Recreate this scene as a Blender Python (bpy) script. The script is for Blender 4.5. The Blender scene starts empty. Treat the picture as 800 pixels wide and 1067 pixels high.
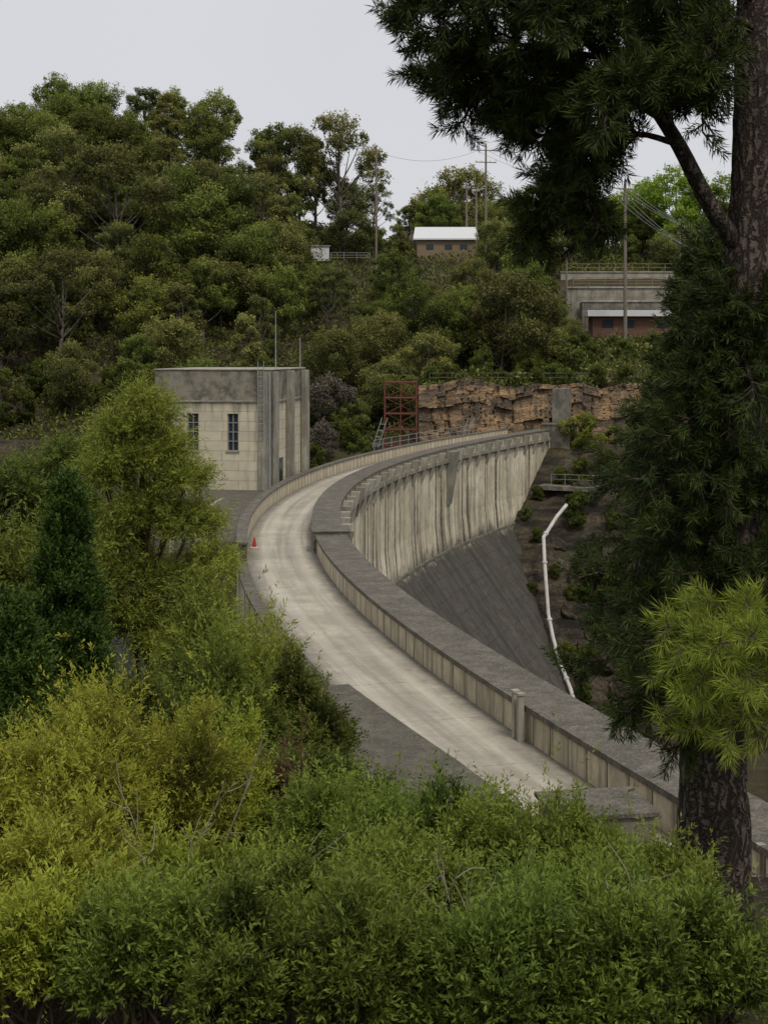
import bpy, bmesh, math, numpy as np
from mathutils import Matrix, Vector
R = np.random.default_rng(7)
scene = bpy.context.scene
COL = scene.collection
rad = math.radians
CAMZ = 10.5
F = 1482.0
HOR = 365.0

def sv(px, py, Y):
    """surveyed photo direction + distance -> world point"""
    return np.array([(px-400)/F*Y, Y, CAMZ-(py-HOR)/F*Y])

# ------------------------------------------------------------ materials
class NT:
    def __init__(s, name):
        s.m = bpy.data.materials.new(name); s.m.use_nodes = True
        s.t = s.m.node_tree; s.t.nodes.clear()
        s.out = s.n('ShaderNodeOutputMaterial')
    def n(s, typ, **kw):
        nd = s.t.nodes.new(typ)
        for k, v in kw.items(): setattr(nd, k, v)
        return nd
    def l(s, a, b): s.t.links.new(a, b)
    def math(s, op, a, b=None, clamp=False):
        nd = s.n('ShaderNodeMath', operation=op); nd.use_clamp = clamp
        for i, v in enumerate((a, b)):
            if v is None: continue
            if isinstance(v, (int, float)): nd.inputs[i].default_value = v
            else: s.l(v, nd.inputs[i])
        return nd.outputs[0]
    def mix(s, f, a, b, mode='MIX'):
        nd = s.n('ShaderNodeMix', data_type='RGBA', blend_type=mode)
        for i, v in ((0, f), (6, a), (7, b)):
            if isinstance(v, (int, float)): nd.inputs[i].default_value = v
            elif isinstance(v, tuple): nd.inputs[i].default_value = (*v, 1)
            else: s.l(v, nd.inputs[i])
        return nd.outputs[2]
    def ramp(s, f, a, b):
        nd = s.n('ShaderNodeMapRange'); nd.inputs[1].default_value = a; nd.inputs[2].default_value = b
        s.l(f, nd.inputs[0]); return nd.outputs[0]
    def noise(s, vec, scale, detail=6, rough=.6, sc=None):
        if sc:
            mp = s.n('ShaderNodeMapping'); mp.inputs['Scale'].default_value = sc
            s.l(vec, mp.inputs[0]); vec = mp.outputs[0]
        nd = s.n('ShaderNodeTexNoise'); nd.inputs['Scale'].default_value = scale
        nd.inputs['Detail'].default_value = detail; nd.inputs['Roughness'].default_value = rough
        s.l(vec, nd.inputs['Vector']); return nd.outputs[0]
    def finish(s, col, rough=.85, bump=None, bd=.03, bs=.6, spec=.3, metal=0):
        p = s.n('ShaderNodeBsdfPrincipled')
        if isinstance(col, tuple): p.inputs['Base Color'].default_value = (*col, 1)
        else: s.l(col, p.inputs['Base Color'])
        p.inputs['Roughness'].default_value = rough; p.inputs['Metallic'].default_value = metal
        p.inputs['Specular IOR Level'].default_value = spec
        if bump is not None:
            b = s.n('ShaderNodeBump'); b.inputs['Strength'].default_value = bs; b.inputs['Distance'].default_value = bd
            s.l(bump, b.inputs['Height']); s.l(b.outputs[0], p.inputs['Normal'])
        s.l(p.outputs[0], s.out.inputs[0]); return s.m

def concrete(name, light, dark, streak=.6, scale=.5, joints=None, uv=False, lo=.42, hi=.62, blotch=None):
    m = NT(name)
    tc = m.n('ShaderNodeTexCoord'); v = tc.outputs['UV' if uv else 'Object']
    o = tc.outputs['Object']
    n1 = m.noise(o, scale, 8, .65); n2 = m.noise(o, 6, 6, .7)
    st = m.noise(v, 1.0, 5, .7, sc=(3.0, .25, .25) if uv else (2.6, 2.6, .18))
    f = m.ramp(n1, lo, hi)
    c = m.mix(f, dark, light)
    f2 = m.ramp(st, .48, .66)
    c = m.mix(m.math('MULTIPLY', f2, streak), c, tuple(x*.28 for x in light))
    c = m.mix(m.math('MULTIPLY', m.ramp(n2, .35, .7), .5), c, tuple(x*.5 for x in light))
    if blotch:
        n4 = m.noise(o, 1.3, 8, .8); n5 = m.noise(o, 14, 5, .75)
        c = m.mix(m.math('MULTIPLY', m.ramp(n4, .47, .55), .8), c, blotch)
        c = m.mix(m.math('MULTIPLY', m.ramp(n5, .5, .62), .45), c, tuple(x*1.8 for x in light))
    if joints:
        sx = m.n('ShaderNodeSeparateXYZ'); m.l(v, sx.inputs[0])
        w = m.math('FRACT', m.math('DIVIDE', sx.outputs[0], joints))
        j = m.math('LESS_THAN', w, .05)
        wid = m.math('MULTIPLY', m.ramp(m.math('ABSOLUTE', m.math('SUBTRACT', w, .03)), .22, .0), m.ramp(n1, .38, .55))
        c = m.mix(m.math('MULTIPLY', wid, .8), c, tuple(x*.2 for x in light))
        c = m.mix(m.math('MULTIPLY', j, .75), c, (.03, .028, .024))
    return m.finish(c, .9, n2, .02, .5)

M = {}
M['coping'] = concrete('coping_concrete', (.175, .157, .123), (.115, .103, .082), .35, 1.1, blotch=(.07, .065, .05))
M['parapet'] = concrete('parapet_concrete', (.64, .56, .40), (.44, .385, .275), .85, .6, joints=1.1, uv=True, lo=.35, hi=.55)
M['greywall'] = concrete('weathered_concrete', (.27, .25, .20), (.13, .122, .10), .7, 1.0)
M['pale'] = concrete('pale_concrete', (.46, .44, .36), (.3, .28, .22), .5)
M['paledirty'] = concrete('stained_pale_concrete', (.40, .375, .30), (.22, .205, .165), .8, .5)
M['deck'] = concrete('deck_concrete', (.15, .135, .10), (.10, .09, .068), .1, .8, blotch=(.065, .06, .045))

m = NT('road_concrete'); tc = m.n('ShaderNodeTexCoord'); uv = tc.outputs['UV']; o = tc.outputs['Object']
sx = m.n('ShaderNodeSeparateXYZ'); m.l(uv, sx.inputs[0])
n1 = m.noise(o, .35, 7, .65); n2 = m.noise(o, 5, 8, .7); n3 = m.noise(uv, 1, 6, .6, sc=(.06, 1.9, 1)); n4 = m.noise(o, 1.3, 8, .75)
c = m.mix(m.ramp(n1, .4, .62), (.39, .35, .275), (.53, .48, .385))
c = m.mix(m.math('MULTIPLY', m.ramp(n3, .42, .62), .7), c, (.25, .228, .185))
c = m.mix(m.math('MULTIPLY', m.ramp(n4, .48, .64), .38), c, (.22, .20, .16))
c = m.mix(m.math('MULTIPLY', m.ramp(n2, .45, .75), .45), c, (.20, .185, .15))
# two faint tyre bands
for off in (1.0, 2.6):
    t_ = m.ramp(m.math('ABSOLUTE', m.math('SUBTRACT', sx.outputs[1], off)), .4, .1)
    c = m.mix(m.math('MULTIPLY', t_, .22), c, (.66, .61, .5))
e = m.math('ABSOLUTE', m.math('SUBTRACT', sx.outputs[1], 1.8))
e = m.ramp(m.math('ADD', e, m.math('MULTIPLY', n4, .9)), 1.55, 2.25)
c = m.mix(m.math('MULTIPLY', e, .8), c, (.11, .10, .078))
j = m.math('LESS_THAN', m.math('FRACT', m.math('DIVIDE', sx.outputs[0], 4.6)), .01)
c = m.mix(m.math('MULTIPLY', m.math('MULTIPLY', j, m.ramp(n2, .35, .6)), .5), c, (.06, .055, .05))
M['road'] = m.finish(c, .88, n2, .01, .5)

# dam face
m = NT('dam_face_concrete'); tc = m.n('ShaderNodeTexCoord'); uv = tc.outputs['UV']; o = tc.outputs['Object']
so = m.n('ShaderNodeSeparateXYZ'); m.l(o, so.inputs[0]); su = m.n('ShaderNodeSeparateXYZ'); m.l(uv, su.inputs[0])
z = so.outputs[2]
big = m.noise(o, .22, 6, .6); fine = m.noise(o, 3, 8, .7); med = m.noise(o, .9, 8, .75)
# straight vertical stains depend on the along-wall position and hardly on height
st = m.noise(uv, 1, 8, .72, sc=(1.1, .03, 1)); st2 = m.noise(uv, 1, 8, .8, sc=(3.4, .1, 1)); st3 = m.noise(uv, 1, 5, .6, sc=(.3, .03, 1))
cream = m.mix(m.ramp(big, .4, .62), (.58, .51, .36), (.78, .70, .52))
cream = m.mix(m.math('MULTIPLY', m.ramp(med, .48, .62), .55), cream, (.33, .295, .215))
cream = m.mix(m.math('MULTIPLY', m.ramp(st2, .5, .6), .6), cream, (.19, .17, .135))
cream = m.mix(m.math('MULTIPLY', m.math('MULTIPLY', m.ramp(st, .52, .57), m.ramp(fine, .2, .5)), .93), cream, (.045, .042, .036))
cream = m.mix(m.math('MULTIPLY', m.ramp(st3, .54, .62), .45), cream, (.12, .11, .09))
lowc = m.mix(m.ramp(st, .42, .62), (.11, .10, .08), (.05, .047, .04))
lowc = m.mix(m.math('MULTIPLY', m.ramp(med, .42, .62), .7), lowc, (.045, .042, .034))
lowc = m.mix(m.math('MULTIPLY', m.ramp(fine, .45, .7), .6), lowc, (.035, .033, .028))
rowi = m.math('FLOOR', m.math('DIVIDE', z, 1.5))
lift = m.math('LESS_THAN', m.math('FRACT', m.math('DIVIDE', z, 1.5)), .07)
vj = m.math('LESS_THAN', m.math('FRACT', m.math('ADD', m.math('DIVIDE', su.outputs[0], 6.2), m.math('MULTIPLY', rowi, .37))), .02)
ln = m.math('MULTIPLY', m.math('MAXIMUM', lift, vj), m.ramp(big, .35, .6))
lowc = m.mix(m.math('MULTIPLY', ln, .45), lowc, (.025, .025, .022))
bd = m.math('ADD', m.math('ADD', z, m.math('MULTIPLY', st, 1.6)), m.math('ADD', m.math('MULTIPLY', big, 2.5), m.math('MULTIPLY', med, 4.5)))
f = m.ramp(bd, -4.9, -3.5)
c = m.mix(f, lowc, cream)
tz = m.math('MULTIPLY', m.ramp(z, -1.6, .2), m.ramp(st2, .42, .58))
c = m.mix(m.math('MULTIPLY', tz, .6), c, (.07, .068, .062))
M['face'] = m.finish(c, .9, fine, .06, .6)

# valve house
m = NT('blockwork_render'); tc = m.n('ShaderNodeTexCoord'); o = tc.outputs['Object']
so = m.n('ShaderNodeSeparateXYZ'); m.l(o, so.inputs[0])
cb = m.n('ShaderNodeCombineXYZ'); m.l(m.math('ADD', so.outputs[0], so.outputs[1]), cb.inputs[0]); m.l(so.outputs[2], cb.inputs[1])
br = m.n('ShaderNodeTexBrick'); m.l(cb.outputs[0], br.inputs['Vector'])
br.inputs['Scale'].default_value = 1; br.inputs['Brick Width'].default_value = 2.1; br.inputs['Row Height'].default_value = .74
br.inputs['Mortar Size'].default_value = .018; br.inputs['Color1'].default_value = (.62, .56, .41, 1); br.inputs['Color2'].default_value = (.54, .49, .36, 1)
br.inputs['Mortar'].default_value = (.26, .235, .175, 1)
n1 = m.noise(o, .8, 8, .7); n2 = m.noise(o, 5, 6, .7); st = m.noise(o, 1, 6, .7, sc=(1.6, 1.6, .15))
c = m.mix(m.math('MULTIPLY', m.ramp(n1, .42, .66), .45), br.outputs[0], (.34, .31, .23))
c = m.mix(m.math('MULTIPLY', m.ramp(st, .52, .7), .55), c, (.19, .175, .135))
top_ = m.ramp(m.math('ADD', so.outputs[2], m.math('MULTIPLY', st, 2.4)), 7.1, 8.1)
c = m.mix(m.math('MULTIPLY', top_, .92), c, m.mix(m.ramp(n1, .42, .58), (.075, .072, .06), (.24, .22, .17)))
M['block'] = m.finish(c, .9, n2, .02, .5)

def plain(name, col, rough=.6, var=.5, metal=0, scale=3):
    m = NT(name); tc = m.n('ShaderNodeTexCoord'); n = m.noise(tc.outputs['Object'], scale, 6, .65)
    c = m.mix(m.math('MULTIPLY', m.ramp(n, .35, .7), var), col, tuple(x*.45 for x in col))
    return m.finish(c, rough, n, .01, .3, metal=metal)
M['glass'] = plain('window_glass', (.03, .045, .06), .15, .3)
M['frame'] = plain('window_frame_paint', (.35, .33, .28), .6)
M['rust'] = plain('rusty_red_steel', (.16, .055, .035), .8)
M['steel'] = plain('galvanised_steel', (.3, .31, .3), .5, .4)
M['whitepipe'] = plain('weathered_white_paint', (.62, .60, .55), .5, .6, scale=1.2)
M['whiteroof'] = plain('white_sheet_roof', (.66, .67, .67), .5, .2)
M['brick'] = plain('red_brick', (.17, .095, .065), .9, .5)
M['tan'] = plain('tan_weatherboard', (.24, .18, .115), .8, .4)
M['wood'] = plain('grey_pole_timber', (.22, .19, .15), .9, .5)
M['red'] = plain('red_paint', (.4, .05, .03), .5, .2)
M['wire'] = plain('wire_metal', (.22, .22, .21), .5, .1)

def bark(name, a, b, sc=(7, 7, 1.6), crack=.35):
    m = NT(name); tc = m.n('ShaderNodeTexCoord'); o = tc.outputs['Object']
    mp = m.n('ShaderNodeMapping'); mp.inputs['Scale'].default_value = sc; m.l(o, mp.inputs[0])
    n0 = m.noise(o, 3.5, 6, .65)
    vo = m.n('ShaderNodeTexVoronoi', feature='DISTANCE_TO_EDGE'); vo.inputs['Scale'].default_value = 2.2
    ad = m.n('ShaderNodeVectorMath', operation='ADD'); m.l(mp.outputs[0], ad.inputs[0])
    cb = m.n('ShaderNodeCombineXYZ'); m.l(m.math('MULTIPLY', n0, 3.0), cb.inputs[0]); m.l(m.math('MULTIPLY', n0, 2.5), cb.inputs[1]); m.l(m.math('MULTIPLY', n0, 2.0), cb.inputs[2])
    m.l(cb.outputs[0], ad.inputs[1]); m.l(ad.outputs[0], vo.inputs['Vector'])
    f = m.ramp(vo.outputs[0], .0, .22); n = m.noise(o, 18, 8, .75); n3 = m.noise(o, 1, 6, .7, sc=(30, 30, 5))
    c = m.mix(f, tuple(x*crack for x in a), m.mix(m.ramp(n, .35, .65), a, b))
    c = m.mix(m.math('MULTIPLY', m.ramp(n3, .4, .65), .4), c, tuple(x*.6 for x in a))
    h = m.math('ADD', f, m.math('ADD', m.math('MULTIPLY', n, .6), m.math('MULTIPLY', n3, .5)))
    return m.finish(c, .95, h, .04, 1.0, spec=.1)
M['pinebark'] = bark('pine_bark', (.12, .095, .075), (.24, .20, .165))
M['gumbark'] = bark('gum_bark', (.18, .15, .12), (.36, .32, .26), (2, 2, .5))
M['twig'] = plain('brown_twig', (.10, .07, .045), .9, .5)
M['deadtwig'] = plain('pale_dead_twig', (.28, .24, .18), .9, .4)

def leaf(name, a, b, trans=.3, var=.35):
    m = NT(name); at = m.n('ShaderNodeAttribute', attribute_name='shade')
    oi = m.n('ShaderNodeObjectInfo')
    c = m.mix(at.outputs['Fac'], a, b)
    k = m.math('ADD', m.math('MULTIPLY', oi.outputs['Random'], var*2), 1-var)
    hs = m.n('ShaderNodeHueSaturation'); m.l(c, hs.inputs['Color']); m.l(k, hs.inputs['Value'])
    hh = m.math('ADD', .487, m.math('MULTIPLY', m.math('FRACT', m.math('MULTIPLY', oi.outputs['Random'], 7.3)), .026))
    m.l(hh, hs.inputs['Hue'])
    p = m.n('ShaderNodeBsdfPrincipled'); p.inputs['Roughness'].default_value = .6; p.inputs['Specular IOR Level'].default_value = .2
    m.l(hs.outputs[0], p.inputs['Base Color'])
    t = m.n('ShaderNodeBsdfTranslucent'); m.l(hs.outputs[0], t.inputs[0])
    mx = m.n('ShaderNodeMixShader'); mx.inputs[0].default_value = trans
    m.l(p.outputs[0], mx.inputs[1]); m.l(t.outputs[0], mx.inputs[2]); m.l(mx.outputs[0], m.out.inputs[0])
    return m.m
M['gumleaf'] = leaf('gum_leaves', (.04, .058, .012), (.28, .32, .06), .3, .38)
M['gumleafb'] = leaf('olive_gum_leaves', (.045, .056, .015), (.29, .29, .08), .3, .38)
M['dryleaf'] = leaf('dry_grey_leaves', (.08, .07, .05), (.20, .17, .13), .2, .2)
M['brightleaf'] = leaf('bright_deciduous_leaves', (.14, .21, .02), (.36, .46, .06), .4, .2)
M['wattle'] = leaf('feathery_wattle_leaves', (.045, .07, .009), (.27, .32, .05), .3, .1)
M['yellow'] = leaf('yellow_green_shrub_leaves', (.05, .064, .009), (.37, .40, .05), .35, .1)
M['green'] = leaf('green_shrub_leaves', (.026, .042, .008), (.21, .265, .042), .35, .12)
M['darkgreen'] = leaf('dark_green_shrub_leaves', (.025, .035, .006), (.15, .18, .028), .25, .15)
M['cypress'] = leaf('cypress_fronds', (.014, .034, .006), (.075, .135, .02), .2, .1)
M['needle'] = leaf('dark_pine_needles', (.014, .026, .006), (.08, .112, .021), .15, .1)
M['newneedle'] = leaf('bright_young_needles', (.11, .17, .02), (.44, .54, .08), .35, .1)
M['redleaf'] = leaf('reddish_leaves', (.07, .035, .018), (.18, .105, .06), .3, .05)
M['under'] = leaf('undergrowth_leaves', (.045, .055, .012), (.21, .22, .05), .2, 0)

m = NT('forest_ground'); tc = m.n('ShaderNodeTexCoord'); o = tc.outputs['Object']
ge = m.n('ShaderNodeNewGeometry'); sn = m.n('ShaderNodeSeparateXYZ'); m.l(ge.outputs['Normal'], sn.inputs[0])
n1 = m.noise(o, .15, 8, .65); n2 = m.noise(o, 2.5, 8, .7); n3 = m.noise(o, 1, 6, .65, sc=(.2, .2, 1.1))
soil = m.mix(m.ramp(n2, .38, .65), (.038, .03, .022), (.11, .078, .05))
soil = m.mix(m.math('MULTIPLY', m.ramp(n1, .43, .54), .75), soil, (.07, .075, .028))
rock = m.mix(m.ramp(n3, .4, .62), (.028, .025, .021), (.15, .12, .08))
rock = m.mix(m.math('MULTIPLY', m.ramp(n2, .4, .6), .8), rock, (.028, .026, .021))
f = m.ramp(m.math('ADD', sn.outputs[2], m.math('MULTIPLY', n2, .15)), 1.04, .92)
c = m.mix(f, soil, rock)
M['ground'] = m.finish(c, .95, n2, .3, 1.0, spec=.1)
m = NT('sandstone'); tc = m.n('ShaderNodeTexCoord'); o = tc.outputs['Object']
n1 = m.noise(o, .35, 8, .7); n2 = m.noise(o, 2.2, 8, .7); n3 = m.noise(o, 1, 6, .7, sc=(.22, .22, 1.6)); n5 = m.noise(o, 1, 5, .7, sc=(1.3, 1.3, .3))
c = m.mix(m.ramp(n3, .4, .6), (.14, .095, .06), (.38, .25, .135))
c = m.mix(m.math('MULTIPLY', m.ramp(n1, .46, .56), .8), c, (.08, .07, .055))
c = m.mix(m.math('MULTIPLY', m.ramp(n5, .51, .6), .7), c, (.05, .045, .037))
c = m.mix(m.math('MULTIPLY', m.ramp(n2, .54, .66), .4), c, (.22, .19, .14))
M['sandstone'] = m.finish(c, .95, m.math('ADD', n2, n3), .15, .7, spec=.1)
m = NT('reservoir_water'); tc = m.n('ShaderNodeTexCoord'); n2 = m.noise(tc.outputs['Object'], 1.5, 4, .6)
M['water'] = m.finish((.02, .03, .025), .08, n2, .03, .3, spec=.5)

# ------------------------------------------------------------ mesh helpers
def mesh_np(name, V, Q, mat, shade=None, n=4, smooth=False, uv=None):
    V = np.asarray(V, np.float32).reshape(-1, 3); Q = np.asarray(Q, np.int32).reshape(-1, n)
    me = bpy.data.meshes.new(name)
    me.vertices.add(len(V)); me.vertices.foreach_set('co', V.ravel())
    me.loops.add(Q.size); me.loops.foreach_set('vertex_index', Q.ravel())
    me.polygons.add(len(Q)); me.polygons.foreach_set('loop_start', np.arange(0, Q.size, n, dtype=np.int32))
    me.polygons.foreach_set('use_smooth', np.full(len(Q), smooth))
    me.update(calc_edges=True)
    if shade is not None:
        a = me.attributes.new('shade', 'FLOAT', 'FACE'); a.data.foreach_set('value', np.asarray(shade, np.float32))
    if uv is not None:
        u = me.uv_layers.new(name='UVMap'); u.data.foreach_set('uv', np.asarray(uv, np.float32)[Q.ravel()].ravel())
    me.materials.append(mat)
    return me
def obj(name, me, parent=None, world=True, label=None):
    o = bpy.data.objects.new(name, me); COL.objects.link(o)
    if parent is not None:
        o.parent = parent
        if world: o.matrix_parent_inverse = Matrix.Translation(-Vector(parent.location))
    if label: o['label'] = label
    return o
def top(name, label, cat, loc=(0, 0, 0), group=None):
    e = bpy.data.objects.new(name, None); COL.objects.link(e); e.location = [float(v) for v in loc]
    e.empty_display_size = .3
    tag(e, label, cat, group); return e
def tag(o, label, cat, group=None, kind=None):
    if label: o['label'] = label
    if cat: o['category'] = cat
    if group: o['group'] = group
    if kind: o['kind'] = kind
def nrm(a): return a/(np.linalg.norm(a, axis=-1, keepdims=True)+1e-9)
CUBE = np.array([[-1,-1,-1],[1,-1,-1],[1,1,-1],[-1,1,-1],[-1,-1,1],[1,-1,1],[1,1,1],[-1,1,1]])*.5
CF = np.array([[0,3,2,1],[4,5,6,7],[0,1,5,4],[1,2,6,5],[2,3,7,6],[3,0,4,7]])
def boxes(items):
    Vs, Qs = [], []
    for i, (c, s, a) in enumerate(items):
        v = CUBE*np.array(s); ca, sa = math.cos(a), math.sin(a)
        v = np.stack([v[:,0]*ca-v[:,1]*sa, v[:,0]*sa+v[:,1]*ca, v[:,2]], 1)+np.array(c)
        Vs.append(v); Qs.append(CF+8*i)
    return np.concatenate(Vs), np.concatenate(Qs)
def box(name, items, mat, parent=None, bevel=.02, label=None):
    V, Q = boxes(items); me = mesh_np(name, V, Q, mat); o = obj(name, me, parent, label=label)
    if bevel:
        b = o.modifiers.new('bevel', 'BEVEL'); b.width = bevel; b.segments = 2
    return o
def tube(P, r, k=8):
    P = np.asarray(P, float); r = np.broadcast_to(np.asarray(r, float), (len(P),))
    T = nrm(np.gradient(P, axis=0)); ref = np.array([.13, .97, .2]) if abs(T[0][2]) > .6 else np.array([0, 0, 1.])
    A = nrm(np.cross(T, ref)); B = np.cross(T, A)
    th = np.linspace(0, 2*np.pi, k, endpoint=False)
    V = P[:,None]+r[:,None,None]*(A[:,None]*np.cos(th)[None,:,None]+B[:,None]*np.sin(th)[None,:,None])
    n = len(P); i = np.arange(n-1)[:,None]*k; j = np.arange(k)[None]; j2 = (j+1)%k
    Q = np.stack([i+j, i+j2, i+k+j2, i+k+j], -1).reshape(-1, 4)
    V = V.reshape(-1, 3)
    cen = len(V); V = np.vstack([V, P[0], P[-1]])
    caps = []
    for q in range(0, k-1, 2):
        caps.append([cen, (q+2)%k, q+1, q]); b = (n-1)*k
        caps.append([cen+1, b+q, b+q+1, b+(q+2)%k])
    return V, np.vstack([Q, caps])
def tubes(lst, k=8):
    Vs, Qs, n = [], [], 0
    for P, r in lst:
        V, Q = tube(P, r, k); Vs.append(V); Qs.append(Q+n); n += len(V)
    return np.concatenate(Vs), np.concatenate(Qs)
def spline(pts, n=12):
    pts = np.asarray(pts, float); t = np.linspace(0, 1, len(pts))
    tt = np.linspace(0, 1, n)
    if len(pts) <= 2: return np.stack([np.interp(tt, t, pts[:,k]) for k in range(3)], 1)
    P = np.vstack([2*pts[0]-pts[1], pts, 2*pts[-1]-pts[-2]]); out = []
    for x in tt*(len(pts)-1):
        i = min(int(x), len(pts)-2); f = x-i; p0, p1, p2, p3 = P[i:i+4]
        out.append(.5*((2*p1)+(-p0+p2)*f+(2*p0-5*p1+4*p2-p3)*f*f+(-p0+3*p1-3*p2+p3)*f**3))
    return np.array(out)
def leaves(name, C, D, L, W, mat, shade, flat=None):
    N = len(C); D = nrm(D); rnd = R.normal(size=(N, 3))
    if flat is not None: rnd = rnd*.5+flat
    S = nrm(np.cross(D, rnd)); L = np.broadcast_to(L, (N,))[:,None]; W = np.broadcast_to(W, (N,))[:,None]
    V = np.stack([C, C+D*L*.5+S*W*.5, C+D*L, C+D*L*.5-S*W*.5], 1)
    return mesh_np(name, V, np.arange(4*N).reshape(N, 4), mat, shade)

# ------------------------------------------------------------ dam axis (right road edge)
pts = np.array([(7.6,26),(6.25,30.8),(5.4,34.2),(3.6,38.9),(2.3,43.3),(0,51.9),(-2.14,63.6),(-3.3,72.4),(-4,84.1),(-4.15,94.4),(-3.1,105.8),(0,122.5),(5.7,141.4),(17,169)])
pf = np.polyfit((pts[:,1]-95)/75, pts[:,0], 4); dpf = np.polyder(pf)
def E(Y): return np.polyval(pf, (Y-95)/75)
def dE(Y): return np.polyval(dpf, (Y-95)/75)/75
YS = np.arange(19, 173.1, 1.0)
ARC = np.concatenate([[0], np.cumsum(np.hypot(np.diff(E(YS)), 1.0))])
def at(Y, o, z):
    d = dE(Y); k = math.hypot(1, d)
    return np.array([E(Y)-o/k, Y+o*d/k, z])
def ang(Y): return -math.atan(dE(Y))
def sweep(name, prof, mat, parent, y0=22, y1=173, closed=True, step=1.0, label=None):
    Y = np.arange(y0, y1+1e-6, step); prof = list(prof); P = prof+[prof[0]] if closed else prof
    s = np.interp(Y, YS, ARC); pl = np.concatenate([[0], np.cumsum([math.dist(P[i], P[i+1]) for i in range(len(P)-1)])])
    k = len(P); V = np.array([[at(y, o, z) for o, z in P] for y in Y]).reshape(-1, 3)
    uv = np.array([[(a, b) for b in pl] for a in s]).reshape(-1, 2)
    i = np.arange(len(Y)-1)[:,None]*k; j = np.arange(k-1)[None]
    Q = np.stack([i+j, i+j+1, i+k+j+1, i+k+j], -1).reshape(-1, 4)
    me = mesh_np(name, V, Q, mat, uv=uv)
    if closed:
        bm = bmesh.new(); bm.from_mesh(me); bm.verts.ensure_lookup_table()
        for base in (0, (len(Y)-1)*k):
            try: bm.faces.new([bm.verts[base+q] for q in range(k-1)])
            except Exception: pass
        bmesh.ops.remove_doubles(bm, verts=bm.verts, dist=1e-4)
        bmesh.ops.recalc_face_normals(bm, faces=bm.faces); bm.to_mesh(me); bm.free()
    return obj(name, me, parent, label=label)

# ------------------------------------------------------------ terrain
def sst(x, a, b):
    t = np.clip((x-a)/(b-a), 0, 1); return t*t*(3-2*t)
def fnoise(X, Y, s, seed):
    r = np.random.default_rng(seed); out = 0
    for k in range(6):
        a = r.uniform(0, 2*np.pi); f = s*r.uniform(.6, 1.8)
        out = out+np.sin((X*np.cos(a)+Y*np.sin(a))*f+r.uniform(0, 6.28))/6
    return out
def G(X, Y):
    X = np.asarray(X, float); Y = np.asarray(Y, float)
    Yc = np.clip(Y, 19, 176); d = dE(Yc); o = (E(Yc)-X)/np.sqrt(1+d*d)
    dn = np.interp(Y, [-400, 0, 33, 42, 50, 75, 122, 140, 152, 163, 172, 185], [60, 8.9, 0, -1, -4, -34, -38, -24, -14, -6, -1.2, -1.2])
    up = np.interp(Y, [-400, 0, 20, 30, 40, 55, 70, 150, 172, 187], [60, 8.9, 3.5, .6, -2, -6, -12, -12, -6, -1.5])
    up = up+np.clip(-X-13, 0, 40)*.28*sst(Y, 95, 60)*sst(Y, 10, 30)
    w = sst(o, 0, 3.6); z = dn*(1-w)+up*w
    ad = np.abs(o-1.8); z = np.where(Y < 60, np.minimum(z, np.maximum(-.45, (ad-3.9)*.55-.45)+np.clip(20-Y, 0, 99)*1.3), z)
    sl = np.interp(X, [-120, -83, -56, -35, -21, 2, 6], [.42, .44, .475, .39, .33, .28, .42])
    Lz = -1.5+sl*np.clip(Y-185, 0, 123)+.04*np.clip(Y-308, 0, 1000)
    Lz = np.where(X > 2, np.minimum(Lz, 26.3+.12*np.clip(Y-250, 0, 999)), Lz)
    Rz = np.interp(Y, [185, 186.5, 230, 240, 249, 252, 262, 300, 400, 3000], [-1.2, 6, 11.5, 13.5, 14, 21, 25, 32, 36, 60])
    w2 = sst(X, 21, 28); wr = sst(X, 3, 6)
    fz = Lz*(1-w2)+Rz*w2; fz = np.where((Y < 215) & (Y > 186), fz*(1-wr)+np.maximum(fz, 5.5)*wr, fz)
    z = np.where(Y > 185, fz, z)
    n = fnoise(X, Y, .35, 3)*.5+fnoise(X, Y, 1.1, 5)*.22+fnoise(X, Y, 2.3, 6)*.16
    rough = 1+2.8*sst(Y, 110, 125)*sst(Y, 172, 160)
    near = sst(np.hypot(X, Y), 3, 14)
    keep = np.where((ad < 6) & (Y < 60), .1, 1)
    return z+n*rough*near*keep
def g(x, y): return float(G(np.array([x]), np.array([y]))[0])
xs = np.unique(np.concatenate([np.linspace(-3000, -140, 14), np.arange(-140, -30, 2.5), np.arange(-30, 45, .8), np.arange(45, 150, 2.5), np.linspace(150, 3000, 14)]))
ys = np.unique(np.concatenate([np.linspace(-600, -20, 8), np.arange(-20, 60, 1.0), np.arange(60, 110, 2.0), np.arange(110, 200, .8), np.arange(200, 330, 2.5), np.linspace(330, 4000, 16)]))
XX, YY = np.meshgrid(xs, ys); ZZ = G(XX, YY); nx, ny = len(xs), len(ys)
i = (np.arange(ny-1)*nx)[:,None]; j = np.arange(nx-1)[None]
Q = np.stack([i+j, i+j+1, i+nx+j+1, i+nx+j], -1).reshape(-1, 4)
ground = obj('ground', mesh_np('ground', np.stack([XX, YY, ZZ], -1), Q, M['ground'], smooth=True))
tag(ground, 'brown soil and rocky gully ground under forest', 'ground', kind='structure')

Yw = np.arange(30, 186, 4.0); Vw = []
for y in Yw:
    yy = min(y, 172.); p = at(yy, 3.0, -7); Vw += [(p[0], y, -7.0), (-260, y, -7.0)]
k = len(Yw)
water = obj('water', mesh_np('water', Vw, [[2*a, 2*a+2, 2*a+3, 2*a+1] for a in range(k-1)], M['water']))
tag(water, 'dark still reservoir water behind the dam wall', 'water', kind='structure')

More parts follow.
